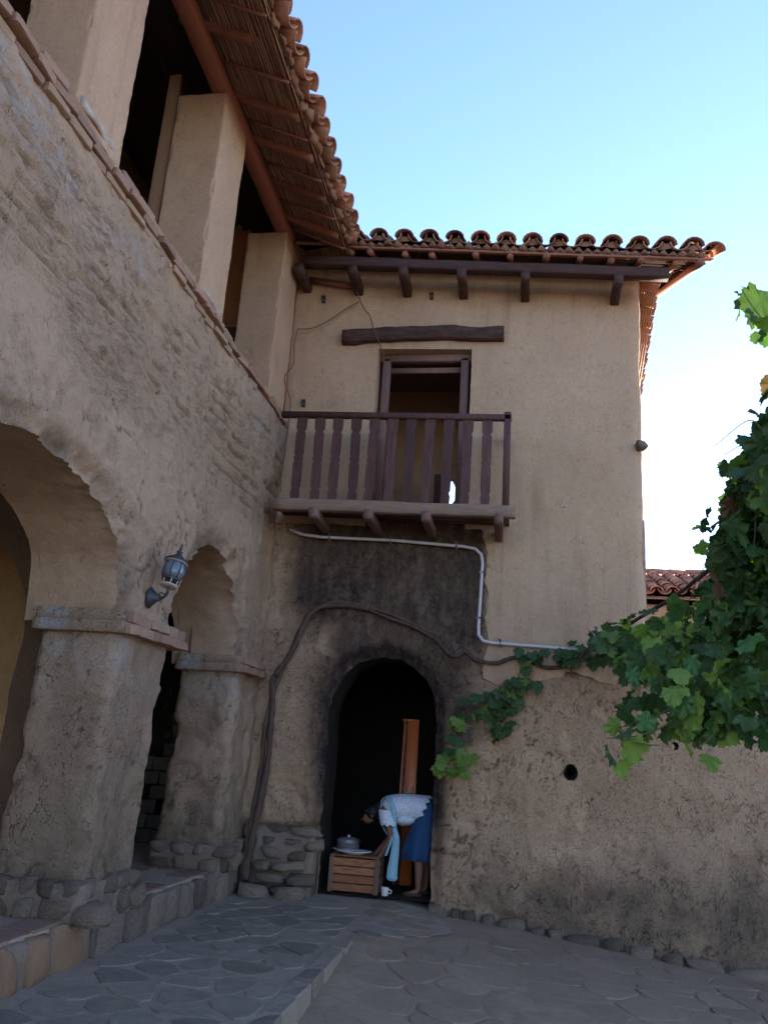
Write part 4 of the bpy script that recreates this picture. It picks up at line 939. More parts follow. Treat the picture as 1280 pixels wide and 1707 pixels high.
gl = NT('lamp_glass'); gl.bsdf.inputs['Base Color'].default_value = (.20, .25, .29, 1); gl.bsdf.inputs['Roughness'].default_value = .12; gl.bsdf.inputs['Transmission Weight'].default_value = .45; gl.bsdf.inputs['Specular IOR Level'].default_value = .8; T['glass'] = gl.m
G = [(.068, .095), (.088, .13), (.098, .175), (.098, .215), (.092, .26), (.088, .285)]
glass = lpart('glass', G, 'glass', 24)
for k in range(8):
    a = k * math.pi / 4 + .2; V, F = tube([((r + .002) * math.cos(a), (r + .002) * math.sin(a), z) for r, z in G], .0055, 6); obj('rib', lant(V), F, 'lampm', glass)
lpart('upper_rim', [(.088, .28), (.104, .288), (.106, .298), (.09, .302)], 'lampw')
cap = lpart('cap', [(.09, .30), (.112, .303), (.112, .315), (.085, .345), (.055, .37), (.036, .395), (.028, .41)], 'lampm')
lpart('finial', [(.028, .405), (.02, .43), (.03, .437), (.012, .452), (.016, .475), (.009, .5), (.012, .515), (.003, .55)], 'lampm', 12, cap)
WPl = (AX + .03, 6.74, 2.80)
V, F = lathe([(.0, .0), (.062, .0), (.066, .012), (.05, .03), (.026, .07), (.02, .10)], 18); V = np.array([Matrix.Rotation(R(90), 3, 'Y') @ Vector((v[0] * 1.0, v[1], v[2])) for v in V]); V[:, 2] *= 1.45; obj('wall_plate', V + np.array(WPl) + np.array((-.02, 0, 0)), F, 'lampm', LT)
obj('arm', *tube(spline([(AX + .06, 6.74, 2.80), (AX + .11, 6.745, 2.79), tuple(LC + (0, 0, -.06)), tuple(LC + (0, 0, .01))], 6), .011, 8), 'lampm', LT)
obj('scroll', *tube(spline([(AX + .07, 6.74, 2.80), (AX + .1, 6.76, 2.85), (AX + .14, 6.77, 2.84), tuple(LC + (.0, -.0, -.02))], 5), .006, 6), 'lampm', LT)

# white tube standing on the pillar head, half brick, pots and blocks in the corridor
tag(obj('white_tube', *tube([(-4.07, 6.42, 2.60), (-4.03, 6.43, 2.94)], .03, 12), 'pvc'), 'white plastic tube standing on the pillar head behind the arch', 'tube')
tag(link('loose_brick', BRICK['brick'][0], None, (-4.32, 6.98, 1.03), (.2, .35, .3), (.20, .1, .08)), 'broken orange brick sticking out low beside the first pillar', 'brick')
BLK = thing('block_wall', 'low dark wall of pierced blocks in the shade behind the narrow arch', 'wall', (-4.6, 11.2, LZ))
bm_ = brick_mesh('pierced_block', 'blockm', 4.4)
for r in range(7):
    for k in range(7):
        if (r * 3 + k * 5) % 7 == 0: continue
        link('block', bm_, BLK, (-5.3 + k * .22 + (.11 if r % 2 else 0), 11.2 + random.uniform(-.01, .01), LZ + .09 + r * .185), (0, 0, 0), (.205, .16, .175))

# ================================================================== things in the doorway
CR = thing('wooden_crate', 'stained wooden slat crate upturned on the doorstep', 'crate', (-1.87, 10.5, .04))
T['cratew'] = simple('crate_wood', (.36, .17, .075, 1), (.16, .07, .04, 1), 9, .8, .4, stretch=(1, 5, 5), vary=.2); T['crated'] = simple('crate_dark', (.16, .105, .075, 1), (.21, .14, .10, 1), 6, .8, .4)
cx0, cx1, cy0, cy1 = -2.17, -1.57, 10.40, 10.78
for k in range(4):
    z0 = .055 + k * .093; V, F = box((cx0 + .05, cy0 - .004, z0), (cx1 - .05, cy0 + .014, z0 + .082), .004); obj('slat', V, F, 'cratew', CR, False)
    V, F = box((cx0 + .05, cy1 - .014, z0), (cx1 - .05, cy1 + .004, z0 + .082), .004); obj('slat', V, F, 'cratew', CR, False)
    V, F = box((cx0 - .002, cy0 + .02, z0), (cx0 + .014, cy1 - .02, z0 + .082), .004); obj('end_slat', V, F, 'crated', CR, False)
    V, F = box((cx1 - .014, cy0 + .02, z0), (cx1 + .002, cy1 - .02, z0 + .082), .004); obj('end_slat', V, F, 'crated', CR, False)
for x in (cx0, cx1 - .055):
    for y in (cy0 - .012, cy1 - .03): obj('corner_post', *box((x, y, .04), (x + .055, y + .045, .43), .006), 'crated', CR, False)
for k in range(3): obj('top_slat', *box((cx0, cy0 + .01 + k * .125, .43), (cx1, cy0 + .125 + k * .125, .448), .004), 'cratew', CR, False)
T['china'] = simple('china', (.68, .70, .74, 1), (.74, .75, .78, 1), 4, .25, 0, spec=.5, vary=0); T['food'] = simple('food', (.28, .17, .06, 1), (.14, .09, .04, 1), 30, .7, .8, vary=0)
PL = thing('plate', 'white rimmed plate of food lying on the crate', 'plate', (-1.91, 10.57, .45))
V, F = lathe([(.0, .0), (.11, .0), (.13, .015), (.215, .035), (.222, .042), (.215, .045), (.125, .026), (.10, .014), (.0, .013)], 28, False); V[:, 1] *= .8; obj('dish', V + np.array((-1.91, 10.55, .45)), F, 'china', PL)
V, F = lathe([(.0, .03), (.05, .034), (.10, .026), (.115, .016)], 20, False); V[:, 2] += .012 * fbm(V, 20, 2); V[:, 1] *= .8; obj('food', V + np.array((-1.91, 10.55, .45)), F, 'food', PL)
T['alu'] = simple('aluminium', (.42, .44, .48, 1), (.52, .54, .58, 1), 6, .3, .05, metal=.6, vary=0, spec=.6)
PT = thing('cooking_pot', 'dented aluminium cooking pot with lid behind the crate', 'pot', (-2.08, 10.93, .05))
pc = np.array((-2.06, 10.95, .05)); V, F = lathe([(.125, 0), (.14, .02), (.142, .49), (.15, .50), (.15, .51), (.135, .51), (.135, .46)], 26); obj('body', V + pc, F, 'alu', PT)
V, F = lathe([(.15, .515), (.142, .525), (.09, .545), (.02, .55), (.02, .565), (.025, .575), (.01, .58)], 26, True); obj('lid', V + pc, F, 'alu', PT)
for s in (-1, 1): obj('handle', *tube(spline([tuple(pc + (s * .14, -.05, .40)), tuple(pc + (s * .19, -.03, .41)), tuple(pc + (s * .19, .03, .41)), tuple(pc + (s * .14, .05, .40))], 4), .008, 6), 'alu', PT)
CU = thing('enamel_cup', 'small white cup standing on the doorstep beside the crate', 'cup', (-1.5, 10.42, .04)); V, F = lathe([(.034, 0), (.04, .005), (.046, .08), (.048, .09), (.043, .09), (.04, .02), (0, .012)], 18); obj('body', V + np.array((-1.49, 10.44, .04)), F, 'china', CU)
obj('handle', *tube(spline([(-1.445, 10.44, .11), (-1.415, 10.44, .10), (-1.42, 10.44, .075), (-1.447, 10.44, .065)], 4), .006, 6), 'china', CU)
T['orange'] = simple('orange_varnish', (.50, .135, .035, 1), (.56, .165, .045, 1), 4, .45, .1, stretch=(5, 5, 1), vary=0, spec=.5)
BO = thing('orange_board', 'tall varnished orange wooden board standing upright inside the dark doorway', 'board', (-1.38, 11.3, .03))
obj('plank', *beam((-1.36, 11.30, .05), (-1.36, 11.32, 2.07), .15, .03, .005, up=(0, 1, 0)), 'orange', BO); obj('edge_strip', *beam((-1.505, 11.29, .05), (-1.475, 11.31, 2.07), .018, .03, .003, up=(0, 1, 0)), 'orange', BO)
obj('dark_gap_strip', *beam((-1.455, 11.33, .05), (-1.44, 11.34, 2.06), .07, .02, .003, up=(0, 1, 0)), 'darkbeam', BO); obj('cord', *tube(spline([(-1.45, 11.31, 2.03), (-1.465, 11.30, 1.7), (-1.475, 11.30, 1.4), (-1.47, 11.30, 1.1)], 5), .008, 6), 'wire', BO)  # dark strip painted in for the shaded gap beside the plank
obj('head_bar', *beam((-1.505, 11.31, 2.085), (-1.285, 11.33, 2.085), .04, .03, .004), 'orange', BO)
for x in (-1.43, -1.33): obj('peg', *tube([(x, 11.27, 1.15), (x, 11.26, 1.25)], .012, 8), 'post', BO)
obj('peg_bar', *beam((-1.43, 11.268, 1.17), (-1.33, 11.268, 1.17), .02, .02, .003), 'post', BO)

# ================================================================== the woman bending over the crate
PE = thing('person', 'woman in white lace shawl and blue skirt bending over the crate in the doorway', 'person', (-1.17, 10.72, .04))
T['skin'] = simple('skin', (.185, .092, .06, 1), (.225, .115, .075, 1), 9, .6, .15, vary=0, spec=.35); T['hair'] = simple('hair', (.012, .009, .008, 1), (.022, .016, .014, 1), 12, .5, .6, stretch=(1, 6, 6), vary=0)
T['skirt'] = simple('blue_skirt', (.016, .062, .165, 1), (.024, .085, .215, 1), 3, .85, .4, stretch=(6, 6, .6), vary=0, dist=.02); T['sash'] = simple('pale_blue_apron', (.22, .46, .60, 1), (.28, .52, .66, 1), 6, .85, .3, vary=0); T['shoe'] = simple('sandal', (.05, .035, .03, 1), (.07, .05, .04, 1), 8, .7, .3, vary=0)
lace = NT('white_lace'); vv = lace.node('TexVoronoi', {'Vector': lace.co, 'Scale': 42.0}).outputs['Distance']; lace.color(lace.mix(lace.ramp(vv, .15, .5), (.66, .67, .70, 1), (.46, .47, .51, 1))); lace.bump(vv, -.6, .012); T['lace'] = lace.m
def skin_body(name, joints, edges, mat, parent, sub=2):
    me = bpy.data.meshes.new(name); me.from_pydata([j[0] for j in joints], edges, []); o = bpy.data.objects.new(name, me); COL.objects.link(o)
    m = o.modifiers.new('skin', 'SKIN'); m.use_smooth_shade = True
    for k, j in enumerate(joints): me.skin_vertices[0].data[k].radius = (j[1], j[2] if len(j) > 2 else j[1])
    me.skin_vertices[0].data[0].use_root = True; s = o.modifiers.new('sub', 'SUBSURF'); s.levels = sub; s.render_levels = sub
    dg = bpy.context.evaluated_depsgraph_get(); ev = o.evaluated_get(dg); m2 = bpy.data.meshes.new_from_object(ev); bpy.data.objects.remove(o)
    m2.materials.clear(); m2.materials.append(T[mat]); return link(name, m2, parent)
Yc = 10.72
J = [((-1.10, Yc, .93), .15), ((-1.24, Yc, 1.00), .125), ((-1.40, Yc, 1.01), .13), ((-1.54, Yc, 1.00), .12), ((-1.63, Yc, .975), .055),      # 0-4 pelvis..neck
     ((-1.685, Yc, .935), .062), ((-1.745, Yc, .895), .088), ((-1.80, Yc, .845), .070), ((-1.835, Yc, .80), .045), ((-1.855, Yc, .875), .022),          # 5 skull base, 6 skull, 7 face, 8 chin, 9 nose
     ((-1.55, Yc - .15, .965), .062), ((-1.50, Yc - .185, .80), .05), ((-1.46, Yc - .19, .685), .042), ((-1.53, Yc - .18, .55), .036), ((-1.585, Yc - .16, .46), .028), ((-1.62, Yc - .15, .42), .030),    # near arm 10-15
     ((-1.55, Yc + .15, .965), .062), ((-1.52, Yc + .18, .80), .05), ((-1.50, Yc + .18, .69), .042), ((-1.58, Yc + .12, .57), .036), ((-1.65, Yc + .06, .49), .028), ((-1.68, Yc + .03, .455), .030),       # far arm 16-21
     ((-1.10, Yc - .10, .84), .10), ((-1.14, Yc - .11, .50), .065), ((-1.115, Yc - .115, .32), .058), ((-1.12, Yc - .12, .10), .038), ((-1.21, Yc - .125, .06), .033), ((-1.28, Yc - .13, .055), .026),       # near leg 22-27
     ((-1.08, Yc + .10, .84), .10), ((-1.10, Yc + .11, .50), .065), ((-1.06, Yc + .115, .32), .058), ((-1.06, Yc + .12, .10), .038), ((-1.15, Yc + .125, .06), .033), ((-1.22, Yc + .13, .055), .026)]       # far leg 28-33
E_ = [(0, 1), (1, 2), (2, 3), (3, 4), (4, 5), (5, 6), (6, 7), (7, 8), (7, 9), (3, 10), (10, 11), (11, 12), (12, 13), (13, 14), (14, 15), (3, 16), (16, 17), (17, 18), (18, 19), (19, 20), (20, 21), (0, 22), (22, 23), (23, 24), (24, 25), (25, 26), (26, 27), (0, 28), (28, 29), (29, 30), (30, 31), (31, 32), (32, 33)]
base = len(J)
def fingers(wrist, palm, side):
    w = np.array(palm); d = np.array(palm) - np.array(wrist); d /= np.linalg.norm(d); up = np.array((0, side, 0)); i0 = [k for k, j in enumerate(J) if tuple(j[0]) == tuple(palm)][0]
    for q, (o, L) in enumerate(((-.026, .062), (-.009, .072), (.009, .068), (.025, .052))):
        a = w + up * o + d * .03; b = a + d * L * .5 + np.array((-.006, 0, -.01)); c = b + d * L * .45 + np.array((.012, 0, -.018)); n = len(J)
        J.extend([(tuple(a), .0095), (tuple(b), .0088), (tuple(c), .0075)]); E_.extend([(i0, n), (n, n + 1), (n + 1, n + 2)])
    a = w - up * .036 + d * .0; b = a + d * .03 - up * .018; c = b + d * .028; n = len(J); J.extend([(tuple(a), .011), (tuple(b), .010), (tuple(c), .0085)]); E_.extend([(i0, n), (n, n + 1), (n + 1, n + 2)])
fingers(J[14][0], J[15][0], 1); fingers(J[20][0], J[21][0], -1)
body = skin_body('body', J, E_, 'skin', PE, 2)
for s in (-1, 1):                                      # ear, eye
    obj('ear', *tube([(-1.735, Yc + s * .083, .915), (-1.728, Yc + s * .095, .895), (-1.735, Yc + s * .085, .868)], [.012, .02, .012], 8), 'skin', body)
    V, F = lathe([(.0, -.011), (.011, 0), (0, .011)], 8, False); obj('eye', V + np.array((-1.832, Yc + s * .032, .885)), F, 'china', body)
obj('mouth', *tube([(-1.868, Yc - .022, .835), (-1.873, Yc, .834), (-1.868, Yc + .022, .835)], .007, 6), 'redbeam', body)
# hair: swept back cap and bun
def blob(c, r, seed, amp=.12, n=16):
    V, F = lathe([(math.sin(math.pi * k / 10), -math.cos(math.pi * k / 10)) for k in range(11)], n, False); V = V * (1 + amp * fbm(V, 2.6, 3, seed))[:, None]; return V * np.array(r) + np.array(c), F
V, F = blob((-1.735, Yc, .925), (.104, .105, .098), 3); hr = obj('hair', V, F, 'hair', body)
V, F = blob((-1.80, Yc, .945), (.05, .085, .045), 5); obj('fringe', V, F, 'hair', body); V, F = blob((-1.665, Yc, 1.0), (.06, .06, .055), 7); obj('bun', V, F, 'hair', body)
# blouse / lace shawl: rings along the bent torso, toothed hem
def ring(c, ax, ry, rz, n=26, tooth=0.0, seed=0.0):
    ax = np.array(ax, float); ax /= np.linalg.norm(ax); s = np.array((0, 1, 0)); u = np.cross(ax, s); out = []
    for k in range(n):
        a = 2 * math.pi * k / n; out.append(np.array(c) + s * math.cos(a) * ry + u * math.sin(a) * rz + ax * tooth * (1 if k % 2 else -1) + .012 * fbm([np.array((math.cos(a) * 2, math.sin(a) * 2, seed + c[0] * 6))], 1.5, 2)[0] * u)
    return out
rg = [ring((-1.615, Yc, .985), (-1, 0, -.25), .08, .07), ring((-1.56, Yc, 1.0), (-1, 0, -.1), .19, .135), ring((-1.46, Yc, 1.0), (-1, 0, 0), .215, .165), ring((-1.34, Yc, 1.01), (-1, 0, 0), .205, .17), ring((-1.24, Yc, 1.015), (-1, 0, .1), .195, .165), ring((-1.15, Yc, 1.01), (-1, 0, .3), .205, .175), ring((-1.085, Yc, 1.0), (-1, 0, .4), .215, .185, tooth=.02)]
sh = obj('lace_shawl', *loft(rg, True, False, False), 'lace', PE)
for s in (-1, 1):
    cs = [(-1.55, Yc + s * .14, .98), (-1.53, Yc + s * .185, .90), (-1.505, Yc + s * .20, .80)]
    rr = [[np.array(c) + np.array((math.cos(a) * r, math.sin(a) * r, (.025 if (k % 2 and q == 2) else 0))) for k, a in enumerate(np.linspace(0, 2 * math.pi, 16, endpoint=False))] for q, (c, r) in enumerate(zip(cs, (.10, .10, .098)))]
    obj('sleeve', *loft(rr, True, False, False), 'lace', sh)
# lower front of the blouse hanging down
V, F = blob((-1.33, Yc - .05, .885), (.14, .16, .07), 9, .3); obj('blouse_front', V, F, 'lace', sh)
# skirt
def sring(cx, cz, rx, ry, tilt, n=36, fold=0.0):
    out = []
    for k in range(n):
        a = 2 * math.pi * k / n; f = 1 + fold * math.sin(a * 7 + 1) + fold * .6 * math.sin(a * 11); x = math.cos(a) * rx * f; y_ = math.sin(a) * ry * f
        out.append((cx + x, Yc + y_, cz + x * tilt))
    return out
obj('skirt', *loft([sring(-1.17, 1.02, .10, .17, 1.3), sring(-1.10, .98, .13, .195, .9), sring(-1.085, .88, .165, .22, .35, fold=.01), sring(-1.11, .72, .185, .235, .1, fold=.03), sring(-1.135, .56, .20, .245, 0, fold=.075), sring(-1.15, .44, .205, .255, 0, fold=.10), sring(-1.15, .435, .19, .24, 0, fold=.10)], True, True, False), 'skirt', PE)
# apron: strap over the shoulder, long hanging ties
def ribbon(pts, w, side, th=.006):
    P = spline(pts, 6); V = []; F = []; side = np.array(side, float)
    for k, p in enumerate(P):
        ww = w if np.isscalar(w) else np.interp(k / (len(P) - 1), np.linspace(0, 1, len(w)), w); d = P[min(k + 1, len(P) - 1)] - P[max(k - 1, 0)]; nn = np.cross(d, side); nn /= np.linalg.norm(nn) + 1e-9
        for (a, b) in ((-1, -1), (1, -1), (1, 1), (-1, 1)): V.append(p + side * ww / 2 * a + nn * th / 2 * b)
    for k in range(len(P) - 1):
        for i in range(4): j = (i + 1) % 4; F.append((k * 4 + i, k * 4 + j, k * 4 + 4 + j, k * 4 + 4 + i))
    F += [(3, 2, 1, 0), tuple(len(V) - 4 + i for i in range(4))]; return np.array(V), F
obj('apron_strap', *ribbon([(-1.60, Yc - .06, 1.10), (-1.55, Yc - .13, 1.125), (-1.48, Yc - .205, 1.06), (-1.445, Yc - .235, .98), (-1.43, Yc - .235, .88), (-1.425, Yc - .22, .78)], .05, (.95, .3, 0)), 'sash', sh)
obj('apron_strap', *ribbon([(-1.58, Yc + .0, 1.13), (-1.62, Yc - .1, 1.06), (-1.61, Yc - .05, .84), (-1.56, Yc - .02, .72), (-1.49, Yc - .02, .66)], .05, (.2, 1, 0)), 'sash', sh)
obj('apron', *ribbon([(-1.43, Yc - .225, .79), (-1.40, Yc - .235, .68), (-1.405, Yc - .24, .5), (-1.42, Yc - .245, .34), (-1.42, Yc - .245, .23), (-1.415, Yc - .245, .20)], [.05, .08, .10, .12, .13, .06], (.98, .2, 0)), 'sash', PE)
obj('apron_tie', *ribbon([(-1.44, Yc - .24, .70), (-1.475, Yc - .25, .58), (-1.51, Yc - .25, .47)], .03, (.95, .2, .2)), 'sash', PE)
for s, x in ((-1, -1.19), (1, -1.13)):
    V, F = blob((x, Yc + s * .122, .055), (.125, .046, .03), 4 + s, .06); V[:, 2] = np.maximum(V[:, 2], .038); obj('shoe', V, F, 'shoe', PE)

# ================================================================== grape vine
def leafmat(name, c1, c2, tr):
    m = NT(name); n = m.noise(3.0, 3, .6, m.node('VectorMath', {0: m.co, 1: m.node('VectorMath', {0: (9., 5., 7.), 'Scale': m.rnd()}, operation='SCALE').outputs[0]}, operation='ADD').outputs[0])
    c = m.mix(m.ramp(n, .3, .7), c1, c2); h = m.node('HueSaturation', {'Color': c, 'Value': m.ramp(m.rnd(), 0, 1, .65, 1.35), 'Hue': m.ramp(m.rnd(), 0, 1, .485, .51)}).outputs[0]
    m.color(h); m.bsdf.inputs['Roughness'].default_value = .55; m.bsdf.inputs['Specular IOR Level'].default_value = .35
    t = m.node('BsdfTranslucent', {'Color': m.mix(1.0, h, (1.0, 1.15, .45, 1), 'MULTIPLY')}); mx = m.node('MixShader', {0: tr}); m.link(m.bsdf.outputs[0], mx.inputs[1]); m.link(t.outputs[0], mx.inputs[2])
    m.link(mx.outputs[0], m.n['Material Output'].inputs[0]); return m.m
T['leaf'] = leafmat('vine_leaf', (.045, .105, .034, 1), (.085, .165, .050, 1), .40)
T['leaf_young'] = leafmat('young_vine_leaf', (.15, .25, .045, 1), (.21, .31, .065, 1), .48)
T['leaf_dry'] = leafmat('dry_vine_leaf', (.16, .09, .045, 1), (.22, .13, .07, 1), .25)
def leaf_geo(seed):
    """lobed, toothed vine leaf, stalk end at the origin, pointing along +Y, length 1"""
    rr = np.random.default_rng(seed); V = [(0, .30, 0)]; cu, cv, cw = rr.uniform(-.1, .75), rr.uniform(-.2, .6), rr.uniform(.03, .10)
    lob = [(-158, .36), (-128, .54), (-98, .50), (-66, .70), (-44, .56), (-22, .66), (0, .78), (22, .66), (44, .56), (66, .70), (98, .50), (128, .54), (158, .36)]
    A = np.interp(np.linspace(0, 1, 39), np.linspace(0, 1, 13), [a for a, _ in lob]); B = np.interp(np.linspace(0, 1, 39), np.linspace(0, 1, 13), [b for _, b in lob])
    for k, (a, b) in enumerate(zip(A, B)):
        b = b * (1 + (.06 if k % 2 else -.05) + rr.uniform(-.05, .05)) * .9; x = math.sin(R(a)) * b; y = .30 + math.cos(R(a)) * b
        V.append((x, y, -cu * x * x - cv * (y - .3) ** 2 + .18 * abs(x) * rr.uniform(.2, 1) + cw * math.sin(a * .12 + seed)))
    V.append((0, .06, 0)); n = len(V); F = [(0, k + 1, k) for k in range(1, n - 1)] + [(0, 1, n - 1)]
    return np.array(V), F
LG = [leaf_geo(s) for s in range(9)]
LM = {m: [mesh('%s_%d' % (m, i), g[0], g[1], m) for i, g in enumerate(LG)] for m in ('leaf', 'leaf_young', 'leaf_dry')}
VN = thing('grape_vine', 'old grape vine climbing the tower wall with a big leafy mass hanging on the right', 'vine', (-3.0, 10.0, .1))
def vp(x, z, off=.06): return fp(x, z, off)
TRK = [(-3.03, 9.90, .15), (-3.03, 9.97, .5), (-2.97, 10.02, 1.0), (-2.95, 10.06, 1.55), (-2.97, 10.08, 2.1), (-2.98, 10.08, 2.45), tuple(vp(-2.82, 2.75, .08)), tuple(vp(-2.70, 3.1, .08)), tuple(vp(-2.58, 3.32, .07)), tuple(vp(-2.3, 3.40, .07)), tuple(vp(-1.95, 3.38, .07)), tuple(vp(-1.6, 3.27, .07)), tuple(vp(-1.25, 3.15, .07)), tuple(vp(-1.0, 3.02, .08)), tuple(vp(-.85, 2.86, .07)), tuple(vp(-.72, 2.84, .07)), tuple(vp(-.64, 2.90, .07)), tuple(vp(-.5, 2.80, .06)), tuple(vp(-.25, 2.78, .06)), tuple(vp(-.05, 2.86, .06)), tuple(vp(.12, 2.83, .06)), tuple(vp(.35, 2.76, .07)), tuple(vp(.62, 2.80, .09)), (.80, 10.05, 2.95), (1.0, 9.7, 3.08), (1.3, 9.0, 3.2), (1.55, 8.0, 3.3), (1.7, 6.8, 3.4), (1.9, 5.6, 3.6), (2.1, 4.4, 3.8)]
rd = np.interp(np.linspace(0, 1, (len(TRK) - 1) * 6 + 1), [0, .12, .3, .48, .6, .75, 1], [.046, .036, .028, .022, .022, .024, .018])
obj('trunk', *tube(spline(TRK, 6), rd, 9, .7), 'bark', VN)
T2 = [(-3.09, 9.93, .15), (-3.06, 10.0, .7), (-3.02, 10.05, 1.3), (-3.02, 10.08, 2.0), tuple(vp(-2.9, 2.6, .05)), tuple(vp(-2.76, 2.85, .13)), tuple(vp(-2.62, 3.22, .12)), tuple(vp(-2.35, 3.44, .06)), tuple(vp(-2.0, 3.42, .06)), tuple(vp(-1.6, 3.32, .09)), tuple(vp(-1.3, 3.21, .05)), tuple(vp(-1.05, 3.10, .08))]
obj('side_stem', *tube(spline(T2, 6), np.linspace(.034, .018, (len(T2) - 1) * 6 + 1), 8, .7), 'bark', VN)
LEAVES = []                                            # (location, size, material, facing)
def put(c, s, mat): LEAVES.append((np.array(c, float), s, mat))
SH = []
def shoot(pts, r=.0055): P = spline(pts, 5); SH.append(tube(P, np.linspace(r, r * .5, len(P)), 5)); return P
rv = random.Random(5)
def along(P, n, spread, size, mats):
    for k in range(n):
        p = P[int(len(P) * rv.random())]; put(p + np.array([rv.gauss(0, spread) for _ in range(3)]), rv.uniform(*size), rv.choice(mats))
def cluster(c, r, n, size, mats):
    k = 0
    while k < n:
        q = np.array([rv.uniform(-1, 1) for _ in range(3)]); d = np.linalg.norm(q)
        if d > 1 or rv.random() > .35 + .65 * d: continue
        put(np.array(c) + q * np.array(r), rv.uniform(*size), rv.choice(mats)); k += 1
M1 = ['leaf'] * 9 + ['leaf_young']; M2 = ['leaf'] * 4 + ['leaf_young'] * 4; M3 = ['leaf'] * 26 + ['leaf_young', 'leaf_young', 'leaf_dry']
# the shoot that clings to the wall below the branch
P = shoot([tuple(vp(.05, 2.82)), tuple(vp(.0, 2.62)), tuple(vp(-.15, 2.45)), tuple(vp(-.35, 2.25)), tuple(vp(-.55, 2.22)), tuple(vp(-.66, 2.02)), tuple(vp(-.68, 1.75)), tuple(vp(-.78, 1.58)), tuple(vp(-.95, 1.52))])
for (x, z, n) in ((.08, 2.60, 8), (-.05, 2.52, 10), (-.15, 2.38, 10), (-.28, 2.36, 10), (-.20, 2.22, 9), (-.42, 2.25, 5), (-.12, 2.05, 5), (-.22, 1.98, 4), (-.58, 2.28, 2), (-.66, 2.08, 4), (-.70, 1.96, 3), (-.62, 1.66, 4), (-.72, 1.72, 3), (-.80, 1.60, 4), (-.88, 1.56, 2), (-.60, 1.56, 4), (-.74, 1.50, 3)):
    for k in range(n): put(vp(x + rv.gauss(0, .065), z + rv.gauss(0, .055), .09 + rv.uniform(0, .10)), rv.uniform(.10, .16), 'leaf_young' if (z < 1.8 and rv.random() < .7) or rv.random() < .28 else 'leaf')
for k in range(34): x = rv.uniform(.0, .95); put(vp(x, 2.86 + .10 * x + rv.gauss(0, .05), .10 + rv.uniform(0, .12)), rv.uniform(.10, .16), rv.choice(M1))
# where it leaves the wall and crosses to the pergola
cluster((1.15, 9.55, 3.0), (.38, .5, .22), 60, (.12, .18), M1)
cluster((1.35, 8.6, 2.85), (.5, .6, .36), 55, (.12, .19), M2)
cluster((1.55, 7.4, 2.85), (.45, .7, .35), 70, (.13, .19), M1)
# the hanging mass nearer the camera
cluster((1.58, 5.5, 2.95), (.42, .8, .62), 270, (.11, .20), M3)
cluster((1.70, 5.3, 3.40), (.40, .8, .55), 230, (.11, .20), M3)
cluster((1.90, 5.4, 3.90), (.36, .8, .40), 150, (.11, .20), M3)
cluster((1.98, 5.4, 4.2), (.3, .7, .3), 70, (.11, .20), M3)
cluster((1.50, 5.6, 2.55), (.42, .7, .36), 140, (.11, .19), M1)
cluster((1.12, 5.9, 2.42), (.42, .6, .28), 75, (.10, .18), M2)
cluster((1.00, 5.3, 2.10), (.42, .45, .22), 60, (.10, .17), M2)
cluster((1.36, 5.2, 2.06), (.34, .4, .24), 64, (.11, .18), M1)
for P_, n in (([(1.1, 5.2, 2.1), (.85, 5.1, 1.88), (.66, 5.0, 1.80), (.50, 5.0, 1.78)], 9), ([(1.2, 5.2, 2.0), (1.1, 5.1, 1.84), (1.0, 5.0, 1.76)], 6), ([(1.3, 5.3, 2.3), (1.0, 5.2, 2.05), (.75, 5.15, 1.9), (.60, 5.1, 1.83)], 12), ([(1.5, 5.2, 2.3), (1.45, 5.1, 2.0), (1.5, 5.05, 1.82)], 8), ([(1.45, 5.5, 2.6), (1.1, 5.6, 2.5), (.80, 5.7, 2.47), (.66, 5.75, 2.50)], 12), ([(1.6, 5.3, 3.2), (1.35, 5.2, 3.05), (1.15, 5.2, 2.92)], 9), ([(1.75, 5.2, 3.5), (1.5, 5.1, 3.4), (1.38, 5.1, 3.38)], 8), ([(1.95, 5.5, 4.4), (1.72, 5.5, 4.62), (1.60, 5.5, 4.80), (1.53, 5.5, 4.96)], 4), ([(1.85, 5.2, 3.5), (1.75, 5.1, 2.6), (1.6, 5.0, 1.85)], 10)):
    along(shoot(P_), int(n * 1.4), .06, (.09, .155), M2)
BIG = [((1.66, 5.45, 4.93), .30, (R(-78), R(12), .25)), ((1.74, 5.5, 4.74), .28, (R(-70), R(-20), -.2)), ((1.80, 5.5, 4.62), .22, (R(-85), 0, .5))]; put((1.74, 5.52, 4.46), .18, 'leaf'); put((1.54, 5.5, 4.98), .07, 'leaf_young'); put((1.49, 5.5, 4.92), .06, 'leaf')
for k in range(16):
    a = np.array((rv.uniform(1.5, 2.0), rv.uniform(5.0, 6.0), rv.uniform(2.9, 3.9))); b = a + np.array((rv.uniform(-.5, -.1), rv.uniform(-.5, .3), rv.uniform(-.9, .1)))
    shoot([tuple(a), tuple((a + b) / 2 + np.array((rv.uniform(-.1, .1), rv.uniform(-.1, .1), rv.uniform(0, .15)))), tuple(b)], .005)
for V, F in SH: obj('shoot', V, F, 'twig', VN)
def leaf_rot():
    """blade hangs, roughly facing up and out"""
    return (R(rv.gauss(-55, 28)), R(rv.gauss(0, 28)), rv.uniform(-math.pi, math.pi))
camp = np.array((0, 0, 1.6)); LEAVES.sort(key=lambda l: np.linalg.norm(l[0] - camp) / l[1])
order = LEAVES; acc = {m: MB() for m in LM}
sel = set(range(0, len(order))) if len(order) <= 300 else set(int(k) for k in np.linspace(0, len(order) * .75, 297))
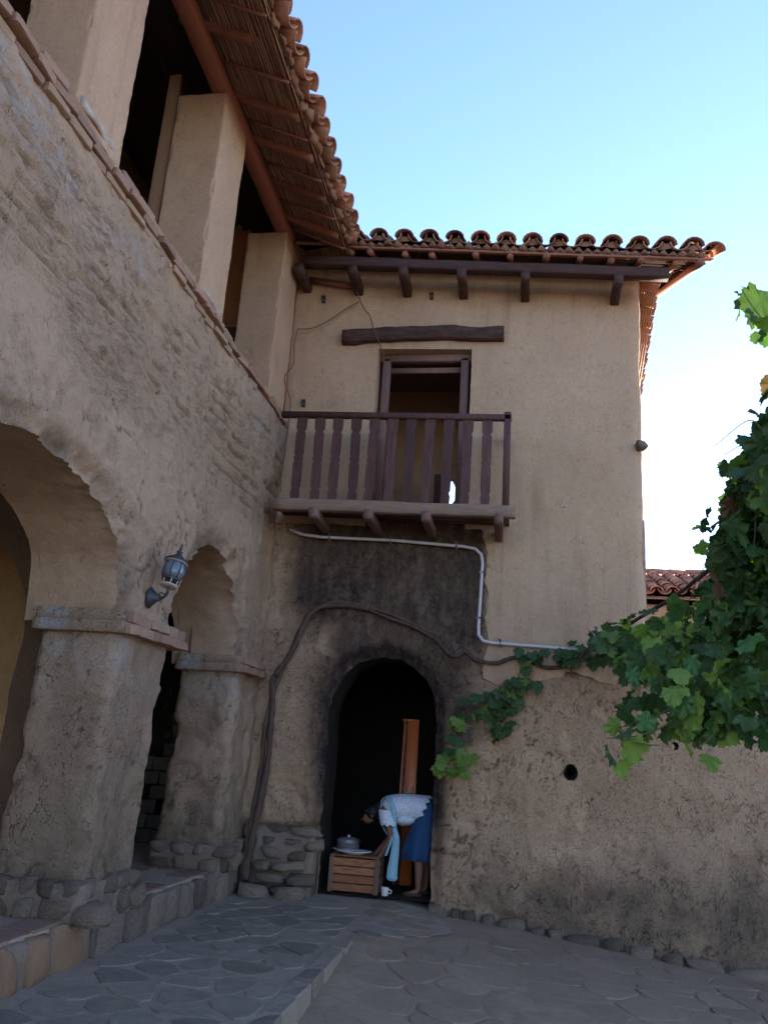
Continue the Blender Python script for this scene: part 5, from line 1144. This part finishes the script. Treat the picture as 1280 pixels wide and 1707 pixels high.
for k, (c, s, m) in enumerate(order):
    s *= 1.05
    rot = leaf_rot()
    if m != 'leaf_dry' and c[1] > 9.5: rot = (R(rv.gauss(-62, 18)), R(rv.gauss(0, 20)), math.pi + rv.gauss(0, .6))
    if k in sel: link('leaf', rv.choice(LM[m]), VN, tuple(c), rot, (s * rv.uniform(.8, 1.1), s, s))
    else:
        g = rv.choice(LG); mt = Euler(rot).to_matrix(); acc[m].add([np.array(mt @ Vector(v)) * s + c for v in g[0]], g[1])
nl = len(LEAVES)                                        # the mass goes on to the right, beyond the frame
cluster((2.55, 5.5, 3.5), (.6, .9, .85), 190, (.11, .20), M3); cluster((3.3, 5.8, 3.4), (.6, .8, .6), 120, (.11, .20), M3)
for c, s, m in LEAVES[nl:]:
    g = rv.choice(LG); mt = Euler(leaf_rot()).to_matrix(); acc[m].add([np.array(mt @ Vector(v)) * s + c for v in g[0]], g[1])
obj('main_cane', *tube(spline([(2.0, 5.2, 3.65), (2.6, 5.4, 3.5), (3.2, 5.8, 3.3), (3.6, 6.4, 2.2), (3.7, 6.8, 1.0), (3.75, 7.0, -.55)], 6), .03, 8, .6), 'bark', VN)
for m, a in acc.items():
    if a.V: tag(a.build('foliage', m, VN), kind='stuff')
for c, z_, r_ in BIG: link('leaf', LM['leaf'][2], VN, c, r_, (z_, z_, z_))
# plant in the shade behind the narrow arch
PP = thing('potted_plant', 'dim leafy potted plant in the dark behind the narrow arch', 'plant', (-4.55, 11.0, LZ + 1.3))
V, F = lathe([(.09, 0), (.13, .2), (.14, .21), (.12, .21), (.11, .17)], 16); obj('pot', V + np.array((-4.55, 11.2, 1.62)), F, 'paver', PP)
mb = MB()
for k in range(60):
    g = rv.choice(LG); mt = Euler(leaf_rot()).to_matrix(); c = np.array((-4.5 + rv.gauss(0, .12), 11.1 + rv.gauss(0, .1), 1.98 + rv.gauss(0, .14))); mb.add([np.array(mt @ Vector(v)) * .1 + c for v in g[0]], g[1])
tag(mb.build('foliage', 'leaf', PP), kind='stuff')
